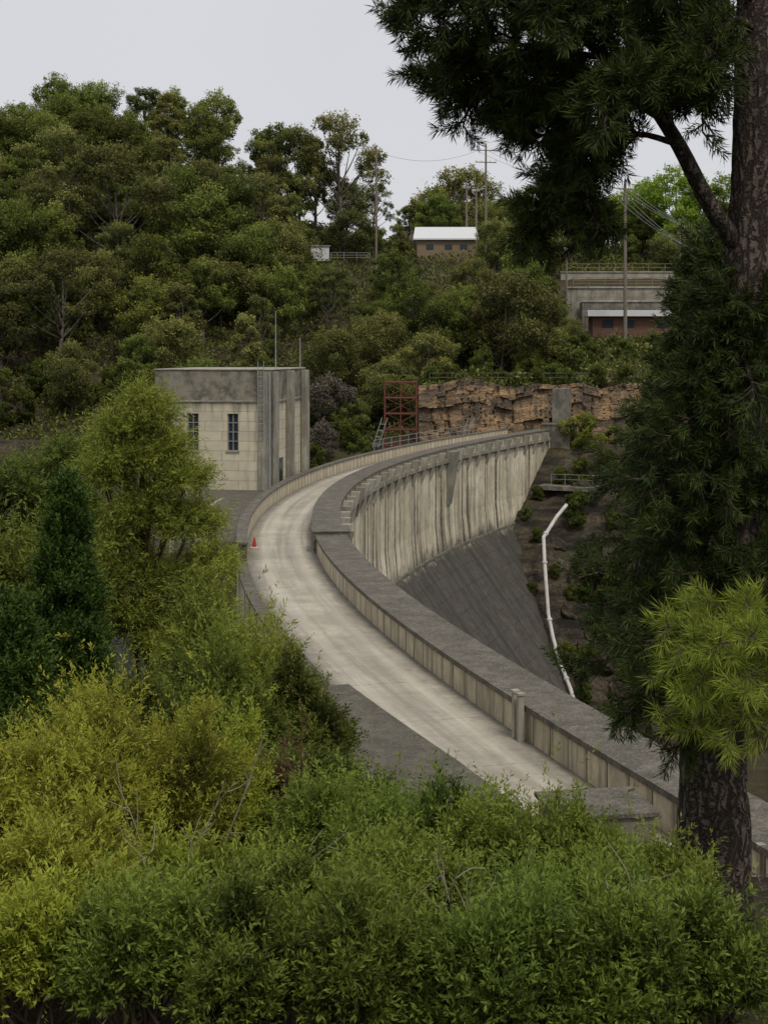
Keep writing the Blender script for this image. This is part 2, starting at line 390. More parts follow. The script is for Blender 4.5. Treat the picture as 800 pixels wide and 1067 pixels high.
# ------------------------------------------------------------ dam
dam = top('dam', 'curved concrete gravity dam with stained cream and grey face', 'dam', (-2, 95, 0))
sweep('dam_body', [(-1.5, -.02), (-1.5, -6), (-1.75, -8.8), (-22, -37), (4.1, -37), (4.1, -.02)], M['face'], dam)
sweep('cornice', [(-1.5, -.6), (-1.85, -.35), (-1.85, -.02), (-1.5, -.02)], M['paledirty'], dam, 60, 172.5)
sweep('string_course', [(-1.74, -8.75), (-1.95, -8.75), (-1.95, -9.0), (-1.74, -9.0)], M['greywall'], dam, 60, 166)
sweep('parapet', [(-1.45, -.01), (-1.45, .80), (-.0, .80), (-.0, -.01)], M['parapet'], dam, 22.5, 172.5, label='cream concrete parapet with dark vertical joints')
sweep('coping', [(-1.56, .802), (-1.56, .96), (.07, .96), (.07, .802)], M['coping'], dam, 22.5, 172.7, label='wide dark grey weathered coping slab')
sweep('parapet', [(3.62, -.01), (3.62, .86), (4.02, .86), (4.02, -.01)], M['parapet'], dam, 71, 172.5)
sweep('coping', [(3.55, .862), (3.55, .98), (4.12, .98), (4.12, .862)], M['coping'], dam, 70.9, 172.6)
sweep('edge_kerb', [(3.61, -.01), (3.61, .1), (4.14, .1), (4.14, -.01)], M['deck'], dam, 45.6, 70.8)
box('pier', [(at(74.5, -.78, .62), (1.9, 2.2, 1.0), ang(74.5)), (at(74.5, -.78, 1.13), (2.0, 2.3, .08), ang(74.5))], M['coping'], dam)
for q, y in enumerate(np.arange(77, 171, 3.1)):
    big = (q == 20)
    s = (.7, .5, 2.1) if not big else (1.0, 1.5, 5.2)
    c = at(y, -1.5-s[0]/2+.02, .7-s[2]/2); a = ang(y)
    V, Qb = boxes([(c, s, a)])
    low = V[:,2] < c[2]
    ctr = at(y, -1.5, 0)[:2]; nn = at(y, 0, 0)[:2]-at(y, 1, 0)[:2]
    outn = nn/np.linalg.norm(nn)
    d = ((V[:, :2]-ctr)@outn)
    V[low, :2] -= (np.clip(d[low]-.15, 0, 9)[:,None])*outn
    obj('corbel', mesh_np('corbel', V, Qb, M['pale'] if q % 4 else M['paledirty']), dam)
road = sweep('road', [(3.6, 0.0), (0.0, 0.0)], M['road'], None, 22, 173, closed=False)
tag(road, 'pale concrete roadway along the top of the dam', 'road', kind='structure')
Ya = np.arange(24, 45.6, .5); V = []
for y in Ya:
    inn = np.interp(y, [24, 37, 45.5], [2.1, 2.4, 3.0]); out = 5.3
    V += [at(y, inn, .004), at(y, out, .004), at(y, out, -3)]
Q = []
for a in range(len(Ya)-1):
    b = a*3; Q += [[b, b+3, b+4, b+1], [b+1, b+4, b+5, b+2]]
b = (len(Ya)-1)*3; V += [at(45.5, 3.6, -3)]
Q += [[b, b+1, b+2, len(V)-1]]
ap = obj('pavement', mesh_np('pavement', V, Q, M['deck'])); tag(ap, 'dark weathered concrete apron beside the roadway', 'pavement', kind='structure')
kb = top('kerb', 'low dark concrete kerb along the apron edge', 'kerb', at(36, 5.2, 0))
sweep('kerb_stone', [(5.02, .006), (5.02, .16), (5.36, .16), (5.36, -1.6)], M['greywall'], kb, 26, 45.5)
pp = top('gate_post_pair', 'pair of short pale concrete posts against parapet', 'post', at(38.4, .2, 0))
for k2 in (-.17, .17):
    c = at(38.4+k2, .2, .62)
    box('post', [(c, (.16, .16, 1.24), ang(38.4)), (c+np.array([0, 0, .655]), (.22, .22, .07), ang(38.4))], M['pale'], pp, .01)
eb = top('end_block', 'low dark concrete block wall at the edge of the crest', 'wall', (4.5, 30, 0))
a = math.atan(.18)
box('block', [((4.4, 29.6, .1), (2.0, 1.6, 1.8), a)], M['greywall'], eb)
box('capping', [((4.4, 29.6, 1.06), (2.15, 1.75, .11), a)], M['coping'], eb)
for px in (697, 792):
    p = sv(px, 905, 27.5); e = top('marker_post', 'short pale guide post beside the crest', 'post', p, 'guide posts')
    box('post', [((p[0], p[1], p[2]-.1), (.12, .12, 1.1), .3), ((p[0], p[1], p[2]+.46), (.16, .16, .05), .3)], M['pale'], e, .01)

plat = top('platform', 'dark concrete platform carrying the valve house', 'platform', (-13, 106, 0))
a0 = -.17
def rot(c, a, x, y, z): return np.array([c[0]+x*math.cos(a)-y*math.sin(a), c[1]+x*math.sin(a)+y*math.cos(a), z])
HC = (-8.4, 106.)
box('deck', [(rot(HC, a0, -6.2, 3.5, -.35), (14.6, 21, .8), a0)], M['deck'], plat)
sweep('walkway_deck', [(4.15, .02), (4.15, -.6), (7.6, -.6), (7.6, .02)], M['deck'], plat, 78, 112)
sweep('deck_edge', [(7.6, .06), (7.6, -.62), (7.85, -.62), (7.85, .06)], M['pale'], plat, 78, 100)
sweep('pier', [(4.15, -.61), (4.15, -12), (7.3, -12), (7.3, -.61)], M['greywall'], plat, 79, 112)
box('pier', [(rot(HC, a0, -6.2, 3.5, -7), (13.6, 20, 12.4), a0)], M['greywall'], plat)
vh = top('valve_house', 'square cream concrete valve house with dark stained top', 'building', (HC[0], HC[1], 0))
W, Dp, Hh = 9.0, 11.0, 9.15
wz0, wz1 = 3.0, 5.75
def rb(x0, x1, y0, y1, z0, z1): return (rot(HC, a0, (x0+x1)/2, (y0+y1)/2, (z0+z1)/2), (x1-x0, y1-y0, z1-z0), a0)
box('wall', [rb(-9, -.0, .3, Dp, .05, 9.0)], M['block'], vh, 0)
box('wall', [rb(-9, -6.5, 0, .298, .05, 6.6), rb(-5.6, -3.38, 0, .298, .05, 6.6), rb(-2.52, 0, 0, .298, .05, 6.6),
         rb(-6.498, -5.602, 0, .298, .05, wz0), rb(-6.498, -5.602, 0, .298, wz1, 6.6), rb(-3.378, -2.522, 0, .298, .05, wz0), rb(-3.378, -2.522, 0, .298, wz1, 6.6)], M['block'], vh, 0)
box('parapet', [rb(-9.02, 0.02, -.02, Dp+.02, 6.75, 9.0)], M['block'], vh, 0)
box('string_course', [rb(-9.1, .1, -.1, Dp+.1, 6.6, 6.748)], M['paledirty'], vh, .02)
box('roof', [rb(-9.1, .1, -.1, Dp+.1, 9.002, 9.1)], M['pale'], vh, .03, label='flat pale roof slab')
for x0, x1 in ((-6.5, -5.6), (-3.38, -2.52)):
    w = box('window', [rb(x0+.01, x1-.01, .2, .27, wz0+.01, wz1-.01)], M['glass'], vh, 0, label='tall narrow dark window')
    fr = [rb(x0+.012, x0+.07, .1, .199, wz0+.01, wz1-.01), rb(x1-.07, x1-.012, .1, .199, wz0+.01, wz1-.01), rb((x0+x1)/2-.025, (x0+x1)/2+.025, .11, .198, wz0+.01, wz1-.01)]
    for zz in np.linspace(wz0, wz1, 5)[1:-1]: fr.append(rb(x0+.07, x1-.07, .12, .197, zz-.025, zz+.025))
    fo = box('frame', fr, M['frame'], w, 0); fo.matrix_parent_inverse = Matrix.Identity(4)
    s = box('sill', [rb(x0-.1, x1+.1, -.1, -.002, wz0-.14, wz0)], M['pale'], w, 0); s.matrix_parent_inverse = Matrix.Identity(4)
for (x0, x1, y0, y1) in ((-.9, .3, -.3, -.002), (.002, .32, -.3, 1.2), (.04, .45, 4.6, 5.8), (.04, .45, 9.6, 11.0)):
    box('pilaster', [rb(x0, x1, y0, y1, .05, 8.9)], M['paledirty'], vh, .03)
box('door', [rb(.03, .1, 2.2, 3.3, .06, 2.3)], M['glass'], vh, 0)
lad = [(np.array([rot(HC, a0, -.9, -.45, 3.9), rot(HC, a0, -.9, -.45, 9.7)]), .03), (np.array([rot(HC, a0, -.45, -.45, 3.9), rot(HC, a0, -.45, -.45, 9.7)]), .03)]
for zz in np.arange(4, 9.5, .35): lad.append((np.array([rot(HC, a0, -.9, -.45, zz), rot(HC, a0, -.45, -.45, zz)]), .022))
V, Q = tubes(lad, 6); obj('ladder', mesh_np('ladder', V, Q, M['steel']), vh)
dp = [(np.array([rot(HC, a0, .0, -.4, .3), rot(HC, a0, .0, -.4, 8.8)]), .07)]
V, Q = tubes(dp, 8); obj('downpipe', mesh_np('downpipe', V, Q, M['steel']), vh)
for (x, y, h) in ((-.4, 3.0, 4.4), (.0, 9.5, 2.4)):
    V, Q = tubes([(np.array([rot(HC, a0, x, y, 9.1), rot(HC, a0, x, y, 9.1+h*.6), rot(HC, a0, x, y, 9.1+h)]), np.array([.05, .04, .03]))], 6)
    obj('antenna', mesh_np('antenna', V, Q, M['steel']), vh)
p = at(76, 3.2, 0); e = top('marker_cone', 'small red and white marker at the parapet end', 'marker', p)
V, Q = tubes([(np.array([p, p+[0, 0, .3], p+[0, 0, .55]]), np.array([.14, .09, .03]))], 10); obj('cone', mesh_np('cone', V, Q, M['red']), e)
box('base', [(p+[0, 0, .02], (.36, .36, .04), 0)], M['whiteroof'], e, 0)

# ------------------------------------------------------------ rails / fences
def fence(name, label, P, h, mat, spacing=2.0, rails=2, r=.035, cat='fence'):
    P = np.asarray(P, float); L = np.concatenate([[0], np.cumsum(np.linalg.norm(np.diff(P, axis=0), axis=1))])
    n = max(2, int(L[-1]/spacing)+1); S = np.linspace(0, L[-1], n)
    pt = np.stack([np.interp(S, L, P[:,k]) for k in range(3)], 1)
    e = top(name, label, cat, pt[0])
    for kk, p in enumerate(pt[:100]):
        V, Q = tube(np.array([p, p+[0, 0, h]]), r, 6); obj('post', mesh_np('post', V, Q, mat), e)
    for k in range(rails):
        V, Q = tube(pt+[0, 0, h*(1-k/rails*.95)], r*.8, 6); obj('rail', mesh_np('rail', V, Q, mat), e)
    return e
fence('railing', 'grey steel handrail along the far crest', [at(y, 6.5, 0.4)for y in np.arange(140, 172, 4)], 1.1, M['steel'], 2.5)
fence('railing', 'steel handrail around a ledge beside the dam', [at(166, -4, -5)+[0,0,0], at(166, -9.5, -5), at(170, -10, -5)], 1.2, M['steel'], 1.6)
fence('fence', 'timber fence along the top of the sandstone bank', [(x, 187.5, 6.3) for x in np.arange(6, 34, 3)], 1.2, M['wood'], 3)

lg = top('ledge', 'small concrete ledge cut beside the dam end', 'platform', at(167, -6.5, -5))
box('slab', [(at(167, -6.5, -5.3), (7.5, 5, .5), ang(167))], M['greywall'], lg)
ep = top('end_pier', 'dark weathered concrete pier closing the dam crest', 'pier', at(173.5, 0, 0))
box('block', [(at(174.2, -2.2, -.9), (3.4, 3.2, 4.6), ang(172))], M['greywall'], ep)
box('column', [(at(175.8, -1.9, 3.7), (1.9, 1.8, 4.2), ang(172))], M['greywall'], ep)
box('capping', [(at(174.2, -2.2, 1.5), (3.8, 3.4, .2), ang(172))], M['coping'], ep)

b0 = np.array([2.1, 181, g(2.1, 181)-.3]); tw = top('lattice_tower', 'rusty red steel lattice frame beside the crest', 'steel frame', b0)
it = []; wz, hz = 4.0, 10.3
cs = [(-wz/2, -1.3), (wz/2, -1.3), (wz/2, 1.3), (-wz/2, 1.3)]
for cx, cy in cs: it.append((np.array([b0+[cx, cy, 0], b0+[cx, cy, hz]]), .12))
it.append((np.array([b0+[0, -1.3, 0], b0+[0, -1.3, hz]]), .09))
for zz in np.linspace(.3, hz, 6):
    for k in range(4): it.append((np.array([b0+[*cs[k], zz], b0+[*cs[(k+1) % 4], zz]]), .09))
for zz in np.linspace(.3, hz, 6)[:-1]:
    for k in range(4): it.append((np.array([b0+[*cs[k], zz], b0+[*cs[(k+1) % 4], zz+(hz-.3)/5]]), .055))
V, Q = tubes(it, 6); obj('frame', mesh_np('frame', V, Q, M['rust']), tw)
for k, px in enumerate((388, 478)):
    b = sv(px, 462, 178); V, Q = tubes([(np.array([b+[0, 0, -.5], b+[1.2, .4, 3.2]]), .05), (np.array([b+[.7, 0, -.5], b+[1.9, .4, 3.2]]), .05)]+[(np.array([b+[.3*t, 0, t*.8], b+[.7+.3*t, 0, t*.8]]), .04) for t in range(4)], 6)
    e = top('ladder', 'grey steel access ladder leaning on the bank', 'ladder', b, 'access ladders'); obj('rails', mesh_np('rails', V, Q, M['steel']), e)

cp = np.array([sv(590, 526, 155), sv(580, 538, 154), sv(566, 560, 151), sv(567, 585, 149), sv(571, 640, 146), sv(576, 665, 144.5), sv(583, 690, 142.5), sv(594, 718, 140), sv(606, 760, 137)])
raw = np.vstack([cp[i]*(1-t)+cp[i+1]*t for i in range(len(cp)-1) for t in np.linspace(0, 1, 6)[:-1]]+[cp[-1]])
pp_ = raw.copy()
for k in range(len(pp_)):
    t = 0
    while G(pp_[k,0], pp_[k,1]) > pp_[k,2]-.3 and t < 60:
        pp_[k] = sv(400+pp_[k,0]/pp_[k,1]*F, HOR+(CAMZ-pp_[k,2])/pp_[k,1]*F, pp_[k,1]-.4); t += 1
sm = pp_.copy()
for _ in range(8): sm[1:-1] = (sm[:-2]+2*sm[1:-1]+sm[2:])/4
pp_ = np.array([sv(400+a[0]/a[1]*F, HOR+(CAMZ-a[2])/a[1]*F, b) for a, b in zip(raw, sm[:,1])])
pe = top('pipe', 'white painted pipe running down the rocky abutment', 'pipe', pp_[0])
V, Q = tube(pp_, .2, 12); obj('barrel', mesh_np('barrel', V, Q, M['whitepipe'], smooth=True), pe)
for k in (9, 15, 21, 27, 33, 38):
    V, Q = tube(np.array([pp_[k], pp_[k]+nrm(pp_[k+1]-pp_[k])*.25]), .29, 12); obj('flange', mesh_np('flange', V, Q, M['whitepipe']), pe)
for k in (12, 18, 24, 30):
    q = pp_[k]; box('support', [(q-np.array([0, 0, 1.2]), (.45, .45, 2.0), 0)], M['greywall'], pe)

def rockwall(name, label, P, z0, z1, seed, mat):
    r = np.random.default_rng(seed); P = np.asarray(P, float); L = np.concatenate([[0], np.cumsum(np.hypot(*np.diff(P, axis=0).T))])
    S = np.arange(0, L[-1], .18); nz = 64; U = np.linspace(0, 1, nz)
    px_ = np.interp(S, L, P[:,0]); py_ = np.interp(S, L, P[:,1])
    topz = z1+np.interp(S, np.arange(0, L[-1]+4, 3), r.normal(0, .45, len(np.arange(0, L[-1]+4, 3))))
    H = z1-z0; SS, UU = np.meshgrid(S, U*H)
    tilt = .35*np.sin(SS*.11+1)+.12*np.sin(SS*.6)
    cz = np.cumsum(r.uniform(.45, 1.9, 30)); ci = np.searchsorted(cz, UU+tilt+.6)
    off = np.zeros_like(SS); edge = np.zeros_like(SS, bool)
    for k in range(ci.max()+1):
        rc = np.random.default_rng(seed*50+k); cuts = np.cumsum(rc.uniform(.5, 2.6, 70)); o_ = rc.uniform(-.5, .5, 80)
        ms = ci == k; sb = SS[ms]+.08*np.sin(UU[ms]*5); bi = np.searchsorted(cuts, sb); off[ms] = o_[bi]+rc.uniform(-.2, .2)
        edge[ms] = np.abs(sb-cuts[np.clip(bi-1, 0, 69)]) < .1
    dd = off+np.where(edge, .22, 0)+UU*.26
    V = np.stack([px_[None]+r.normal(0, .02, SS.shape), py_[None]+dd+r.normal(0, .035, SS.shape), z0+(topz[None]-z0)*U[:,None]+r.normal(0, .015, SS.shape)], -1)
    n = len(S); i = (np.arange(nz-1)*n)[:,None]; j = np.arange(n-1)[None]
    Q = np.stack([i+j, i+j+1, i+n+j+1, i+n+j], -1).reshape(-1, 4)
    o = obj(name, mesh_np(name, V, Q, mat)); tag(o, label, 'rock face', kind='structure')
rockwall('rock_face', 'ochre layered sandstone bank above the dam end', [(4.5, 183.2), (14, 183.6), (22, 184), (36, 181), (48, 176)], -3, 6.2, 4, M['sandstone'])
def boulder(p, s, k):
    r = np.random.default_rng(100+k)
    bm = bmesh.new(); bmesh.ops.create_icosphere(bm, subdivisions=3, radius=1)
    dirs = nrm(r.normal(size=(9, 3))); dd = r.uniform(.4, .8, 9)
    for v in bm.verts:
        c = np.array(v.co); t = min([dd[q]/max(1e-3, c@dirs[q]) if c@dirs[q] > 0 else 9 for q in range(9)]+[1.0]); v.co = Vector(c*t*(1+r.normal(0, .02)))
    me = bpy.data.meshes.new('boulder'); bm.to_mesh(me); bm.free(); me.materials.append(M['ground'])
    o = obj('boulder', me); o.location = p; o.scale = s; o.rotation_euler = r.uniform(0, 1, 3)
    tag(o, 'weathered dark rock boulder on the steep abutment', 'rock', 'boulders on the abutment')
k = 0
for _ in range(80):
    y = R.uniform(130, 170); base = at(y, 0, 0); x = base[0]+R.uniform(7, 22)
    s = R.uniform(.8, 2.4)
    if np.min(np.hypot(pp_[:,0]-x, pp_[:,1]-y)) < s*1.6: continue
    boulder((x, y, g(x, y)-s*.15), (s*1.4, s, s*.9), k); k += 1

# ------------------------------------------------------------ far buildings, terraces, poles
hb = sv(433, 274, 252); hb2 = sv(497, 274, 252)
hs = top('hill_house', 'tan walled house with a low white roof', 'house', hb)
cx = (hb[0]+hb2[0])/2; wd = hb2[0]-hb[0]
box('wall', [((cx, 257, hb[2]+1.3), (wd*.95, 8, 6.4), 0)], M['tan'], hs, 0)
V = np.array([[cx-wd*.54, 252.4, hb[2]+4.4], [cx+wd*.54, 252.4, hb[2]+4.4], [cx+wd*.5, 257, hb[2]+6.8], [cx-wd*.5, 257, hb[2]+6.8], [cx+wd*.54, 261.6, hb[2]+4.4], [cx-wd*.54, 261.6, hb[2]+4.4]])
obj('roof', mesh_np('roof', np.vstack([V, V-[0, 0, .25]]), [[0, 1, 2, 3], [3, 2, 4, 5], [6, 7, 1, 0], [7, 6, 9, 8], [11, 10, 8, 9], [1,7,8,2],[2,8,10,4],[0,3,9,6],[3,5,11,9],[5,4,10,11]], M['whiteroof']), hs)
for dx in (-2.9, .4, 3.1):
    box('window', [((cx+dx, 252.97, hb[2]+2.9), (1.3, .06, .9), 0)], M['glass'], hs, 0)
x_ = sv(333, 0, 280)[0]; p = np.array([x_, 280, g(x_, 280)+1.3]); e = top('shed', 'small white shed among the trees', 'shed', p)
box('wall', [((p[0], p[1], p[2]), (3.6, 3, 2.8), .1)], M['whiteroof'], e, .02); box('roof', [((p[0], p[1], p[2]+1.5), (4.1, 3.5, .18), .1)], M['steel'], e, .02)
fence('railing', 'pale steel railing on the wooded hill', [(sv(px, 0, 279)[0], 279, max(g(sv(px, 0, 279)[0], 279), p[2]-1.3)) for px in (345, 355, 365, 375, 385)], 1.5, M['steel'], 2.2, 3, .06)
tr = top('terrace_wall', 'long concrete retaining wall with stained face', 'wall', (44, 248, 18))
box('wall', [((52, 249, 16.5), (40, 1.0, 9.6), -.03)], M['paledirty'], tr, .03)
box('coping', [((52, 248.9, 21.5), (40.4, 1.3, .3), -.03)], M['pale'], tr, .03)
box('pavement_slab', [((53, 253, 20.8), (38, 7, .4), -.03)], M['deck'], tr, .03)
tr2 = top('terrace_wall', 'low upper concrete terrace wall behind the fence', 'wall', (48, 258, 24))
box('wall', [((53, 258.5, 23.0), (42, .8, 3.2), 0)], M['pale'], tr2, .03)
box('coping', [((53, 258.4, 24.7), (42.3, 1.0, .2), 0)], M['pale'], tr2, .03)
tr3 = top('terrace_wall', 'lower concrete terrace step with pale edge', 'wall', (46, 245, 17))
box('wall', [((53, 245.5, 15.3), (38, 4.5, 7.0), -.03)], M['greywall'], tr3, .03)
box('coping', [((53, 243.3, 18.9), (38.3, .5, .25), -.03)], M['pale'], tr3, .03)
fence('fence', 'brown timber rail fence on the retaining wall', [(x, 248.6, 21.6) for x in np.arange(33, 70, 3)], 1.6, M['tan'], 2.6, 3, .07)
fence('fence', 'timber rail fence on the upper terrace', [(x, 258.4, 24.8) for x in np.arange(33, 70, 3)], 1.4, M['tan'], 3, 2, .07)
fence('fence', 'low timber rail fence on the lower terrace', [(x, 243.6, 19.0) for x in np.arange(35, 70, 3)], 1.2, M['tan'], 3, 2, .06)
lb = top('brick_building', 'low red brick building with white fascia', 'building', (44, 236, 14))
box('wall', [((47, 238, 13.7), (25, 5, 5.0), 0)], M['brick'], lb, .02)
box('roof', [((48, 237.6, 16.6), (29, 6.6, 1.0), 0)], M['whiteroof'], lb, .04, label='flat roof with a white painted fascia')
for x in (37, 40.5, 46, 51, 55):
    box('window', [((x, 235.46, 14.9), (1.8, .06, 1.3), 0)], M['glass'], lb, 0)
def pole(px, pb, pt, Y, arms, label, r=.16, grp='power poles'):
    b = sv(px, pb, Y); t = sv(px, pt, Y); b[2] = min(b[2], g(b[0], Y)-.2)
    e = top('power_pole', label, 'power pole', b, grp)
    V, Q = tube(np.array([b, (b+t)/2, t]), np.array([r*1.3, r*1.1, r*.8]), 8); obj('shaft', mesh_np('shaft', V, Q, M['wood']), e)
    for dz, w in arms:
        box('crossarm', [(t-[0, .15, dz], (w, .14, .16), .2)], M['wood'], e, 0)
        for s in (-.45, -.2, .2, .45):
            V, Q = tube(np.array([t-[0, .15, dz-.08]+[s*w, 0, 0], t-[0, .15, dz-.4]+[s*w, 0, 0]]), .07, 6); obj('insulator', mesh_np('insulator', V, Q, M['whiteroof']), e)
    return t
t1 = pole(392, 240, 152, 270, [(1.0, 2.6), (3.6, 2.0)], 'grey timber power pole with crossarms above trees', .2)
t2 = pole(506, 250, 150, 262, [(1.2, 5.6), (3.4, 4.0)], 'timber power pole with wide double crossarms', .2)
t3 = pole(651, 345, 192, 228, [(.8, 2.6), (2.6, 2.6)], 'tall timber power pole beside the terrace', .24)
t4 = pole(486, 250, 193, 260, [(.6, 1.2)], 'short pale pole on the hill', .2)
t5 = pole(496, 250, 196, 258, [(.6, 1.0)], 'short pale pole on the hill', .2)
t6 = pole(590, 300, 258, 232, [(.4, .8)], 'short pole on the terrace edge')
t7 = pole(708, 330, 240, 236, [(.5, 1.0)], 'short pole on the terrace edge')
def wire(a, b, sag, dz=0):
    t = np.linspace(0, 1, 20)[:,None]; P = a*(1-t)+b*t; P[:,2] -= sag*4*(t*(1-t))[:,0]-dz
    e = top('power_line', 'thin overhead power line between poles', 'power line', a, 'overhead power lines'); V, Q = tube(P, .028, 5)
    obj('wire', mesh_np('wire', V, Q, M['wire']), e)
for s in (-1.0, 0, 1.0):
    wire(t2+[s*2, 0, -1], t3+[s, 0, -.7], 1.5); wire(t3+[s, 0, -.7], sv(830, 268+s*5, 150), 2.0)
    wire(t3+[s, 0, -2.6], sv(830, 290+s*6, 150), 2.5)
wire(t1+[0, 0, -1], t2+[-1, 0, -1], 2)

# ------------------------------------------------------------ tree generators
def clump_leaves(cs, rs, n, droop=.5, shell=.55, squash=.75):
    C, D, S = [], [], []
    for c, r in zip(cs, rs):
        k = int(n*(r/np.mean(rs))**2)
        d = nrm(R.normal(size=(k, 3))); d[:,2] = np.where(d[:,2] < -.25, -d[:,2]*.6, d[:,2])
        q = r*(shell+(1-shell)*R.random(k)**.6)*R.uniform(.85, 1.15, k)
        p = c+d*q[:,None]*np.array([1, 1, squash])
        ns = max(6, k//42)
        sub = c+nrm(R.normal(size=(ns, 3)))*r*np.array([1, 1, squash])*R.uniform(.5, 1.3, (ns, 1))
        tone = R.normal(0, .17, ns)
        idx = R.integers(0, len(sub), k); mix_ = R.random((k, 1)) < .85
        p = np.where(mix_, sub[idx]+R.normal(size=(k, 3))*r*.14, p)
        C.append(p); D.append(d*.6+R.normal(size=(k, 3))*.6+np.array([0, 0, -droop]))
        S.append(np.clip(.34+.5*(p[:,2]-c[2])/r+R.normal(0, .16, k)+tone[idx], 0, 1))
    C = np.concatenate(C); return C, np.concatenate(D), np.concatenate(S)
def gum_meshes(kind, H, spread, nl, n, mat, lsz, seed, low=.35, crad=(.34, .55)):
    r = np.random.default_rng(seed)
    cs, rs = [], []; trunks = []
    lean = r.normal(0, .04, 2)*H
    tp = spline([[0, 0, -.8], [lean[0]*.3, lean[1]*.3, H*.25], [lean[0]*.6, lean[1], H*.5], [lean[0], lean[1], H*.82]], 10)
    trunks.append((tp, np.linspace(H*.02, H*.007, 10)))
    for k in range(nl):
        a = 2.4*k+r.normal(0, .5); f = low+(1-low)*(k+.5)/nl; rr = spread*(1.05-abs(f-.6)*1.0)*r.uniform(.35, 1.1)
        c = np.array([lean[0]*f+math.cos(a)*rr, lean[1]*f+math.sin(a)*rr, H*(f*.88+.03+r.normal(0, .03))]); cs.append(c); rs.append(spread*r.uniform(*crad))
        s0 = tp[int(np.clip(f*7, 1, 8))]
        trunks.append((spline([s0, (s0+c)/2+[0, 0, -H*.02], c], 6), np.linspace(H*.008, H*.002, 6)))
    cs.append(np.array([lean[0], lean[1], H*.93])); rs.append(spread*.42)
    C, D, S = clump_leaves(np.array(cs), np.array(rs), n/len(cs))
    L = lsz*R.uniform(.6, 1.3, len(C))
    V, Q = tubes(trunks, 6)
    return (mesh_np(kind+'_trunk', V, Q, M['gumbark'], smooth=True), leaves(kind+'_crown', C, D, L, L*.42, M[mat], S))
def place(kind, label, cat, meshes, loc, s, rz, grp, sxy=1.0):
    e = top(kind, label, cat, loc, grp); e.rotation_euler = (0, 0, rz); e.scale = (s*sxy, s*sxy, s)
    for nm, me in zip(('trunk', 'crown'), meshes):
        o = bpy.data.objects.new(nm, me); COL.objects.link(o); o.parent = e
    return e
GV = [gum_meshes('gum', 14, 5.2, 19, 20000, 'gumleaf', .4, 11, .35, (.24, .5)), gum_meshes('gum', 13, 4.8, 15, 18000, 'gumleafb', .41, 12, .3, (.25, .58)),
      gum_meshes('gum', 15, 4.6, 22, 18000, 'gumleaf', .39, 13, .3, (.18, .46)), gum_meshes('gum', 12, 5.6, 19, 20000, 'gumleafb', .41, 14, .25, (.2, .48)),
      gum_meshes('gum', 16, 4.4, 15, 12500, 'gumleaf', .42, 15, .5, (.2, .42)),
      gum_meshes('gum', 20, 6.8, 15, 12000, 'gumleafb', .43, 16, .5, (.15, .3)),
      gum_meshes('gum', 17, 3.4, 18, 13000, 'gumleafb', .4, 17, .3, (.22, .5))]
LB = ['tall gum tree with clumped olive green crown', 'gum tree with olive brown foliage on the hillside', 'tall gum tree with dense green crown', 'spreading gum tree with low olive crown', 'slender open crowned gum tree on the slope', 'tall open gum tree with airy separate clumps', 'narrow upright gum tree with olive foliage']
def blocked(x, y):
    px = 400+x/y*F
    if x > 24 and 224 < y < 262: return True
    if 2 < x < 22 and 236 < y < 266: return True
    if x > 3 and y < 192: return True
    if 425 < px < 505 and 222 < y < 250: return True
    if px > 580 and y < 250: return True
    if 318 < px < 388 and 252 < y < 284: return True
    return False
for yy in np.arange(190, 316, 9.0):
    for xx in np.arange(-100, 66, 9.2):
        x = xx+R.uniform(-4.2, 4.2); y = yy+R.uniform(-4, 4)
        if abs(x) > .3*y+12 or blocked(x, y): continue
        s = R.uniform(.6, 1.28); px = 400+x/y*F
        if x > -6: s *= .62
        elif x > -18 and y < 230: s *= .75
        elif y < 205: s *= .75
        if 308 < px < 395 and 210 < y < 252: s *= .68
        v = R.choice(7, p=[.2, .15, .18, .14, .13, .07, .13]); place('gum_tree', LB[v], 'tree', GV[v], (x, y, g(x, y)-.3), s, R.uniform(0, 6.28), 'gum trees on the hillside', R.uniform(.85, 1.2))
x, y = sv(357, 0, 292)[:2]; place('gum_tree', 'tall open gum tree standing above the ridge', 'tree', GV[5], (x, y, g(x, y)), 1.35, 1, 'gum trees on the hillside', .9)
x, y = sv(468, 0, 285)[:2]; place('gum_tree', 'round crowned gum tree behind the house', 'tree', GV[3], (x, y, g(x, y)), 1.3, 1, 'gum trees on the hillside')
for px, yy, s, v in ((522, 203, 1.22, 3), (560, 200, .7, 1), (480, 206, .8, 0), (430, 215, .85, 2), (590, 215, .45, 1), (400, 210, .8, 1), (540, 225, .9, 0), (500, 228, .7, 3), (515, 246, .7, 1), (418, 240, .8, 2), (450, 226, .5, 3), (550, 262, .8, 3), (600, 278, .7, 2), (570, 258, .6, 0), (640, 290, .8, 0), (535, 285, .9, 2)):
    x = sv(px, 0, yy)[0]; place('gum_tree', LB[v], 'tree', GV[v], (x, yy, g(x, yy)-.3), s, px, 'gum trees on the hillside')
BD = gum_meshes('broadleaf', 12, 5, 18, 14000, 'brightleaf', .42, 31, .2, (.2, .42))
for px, yy, s in ((705, 272, 1.45), (752, 276, 1.3), (668, 280, 1.15), (412, 232, .7)):
    x = sv(px, 0, yy)[0]; place('broadleaf_tree', 'bright green broadleaf tree on the hill', 'tree', BD, (x, yy, g(x, yy)), s, px, 'bright green broadleaf trees')
DG = gum_meshes('shrub', 6, 3.0, 12, 7000, 'dryleaf', .35, 33, .15, (.22, .42))
for px, yy, s in ((336, 180, .8), (345, 190, 1.1)):
    x = sv(px, 0, yy)[0]; place('dry_shrub', 'dry grey brown shrub beside the reservoir', 'shrub', DG, (x, yy, g(x, yy)-.3), s, px, 'dry grey shrubs')
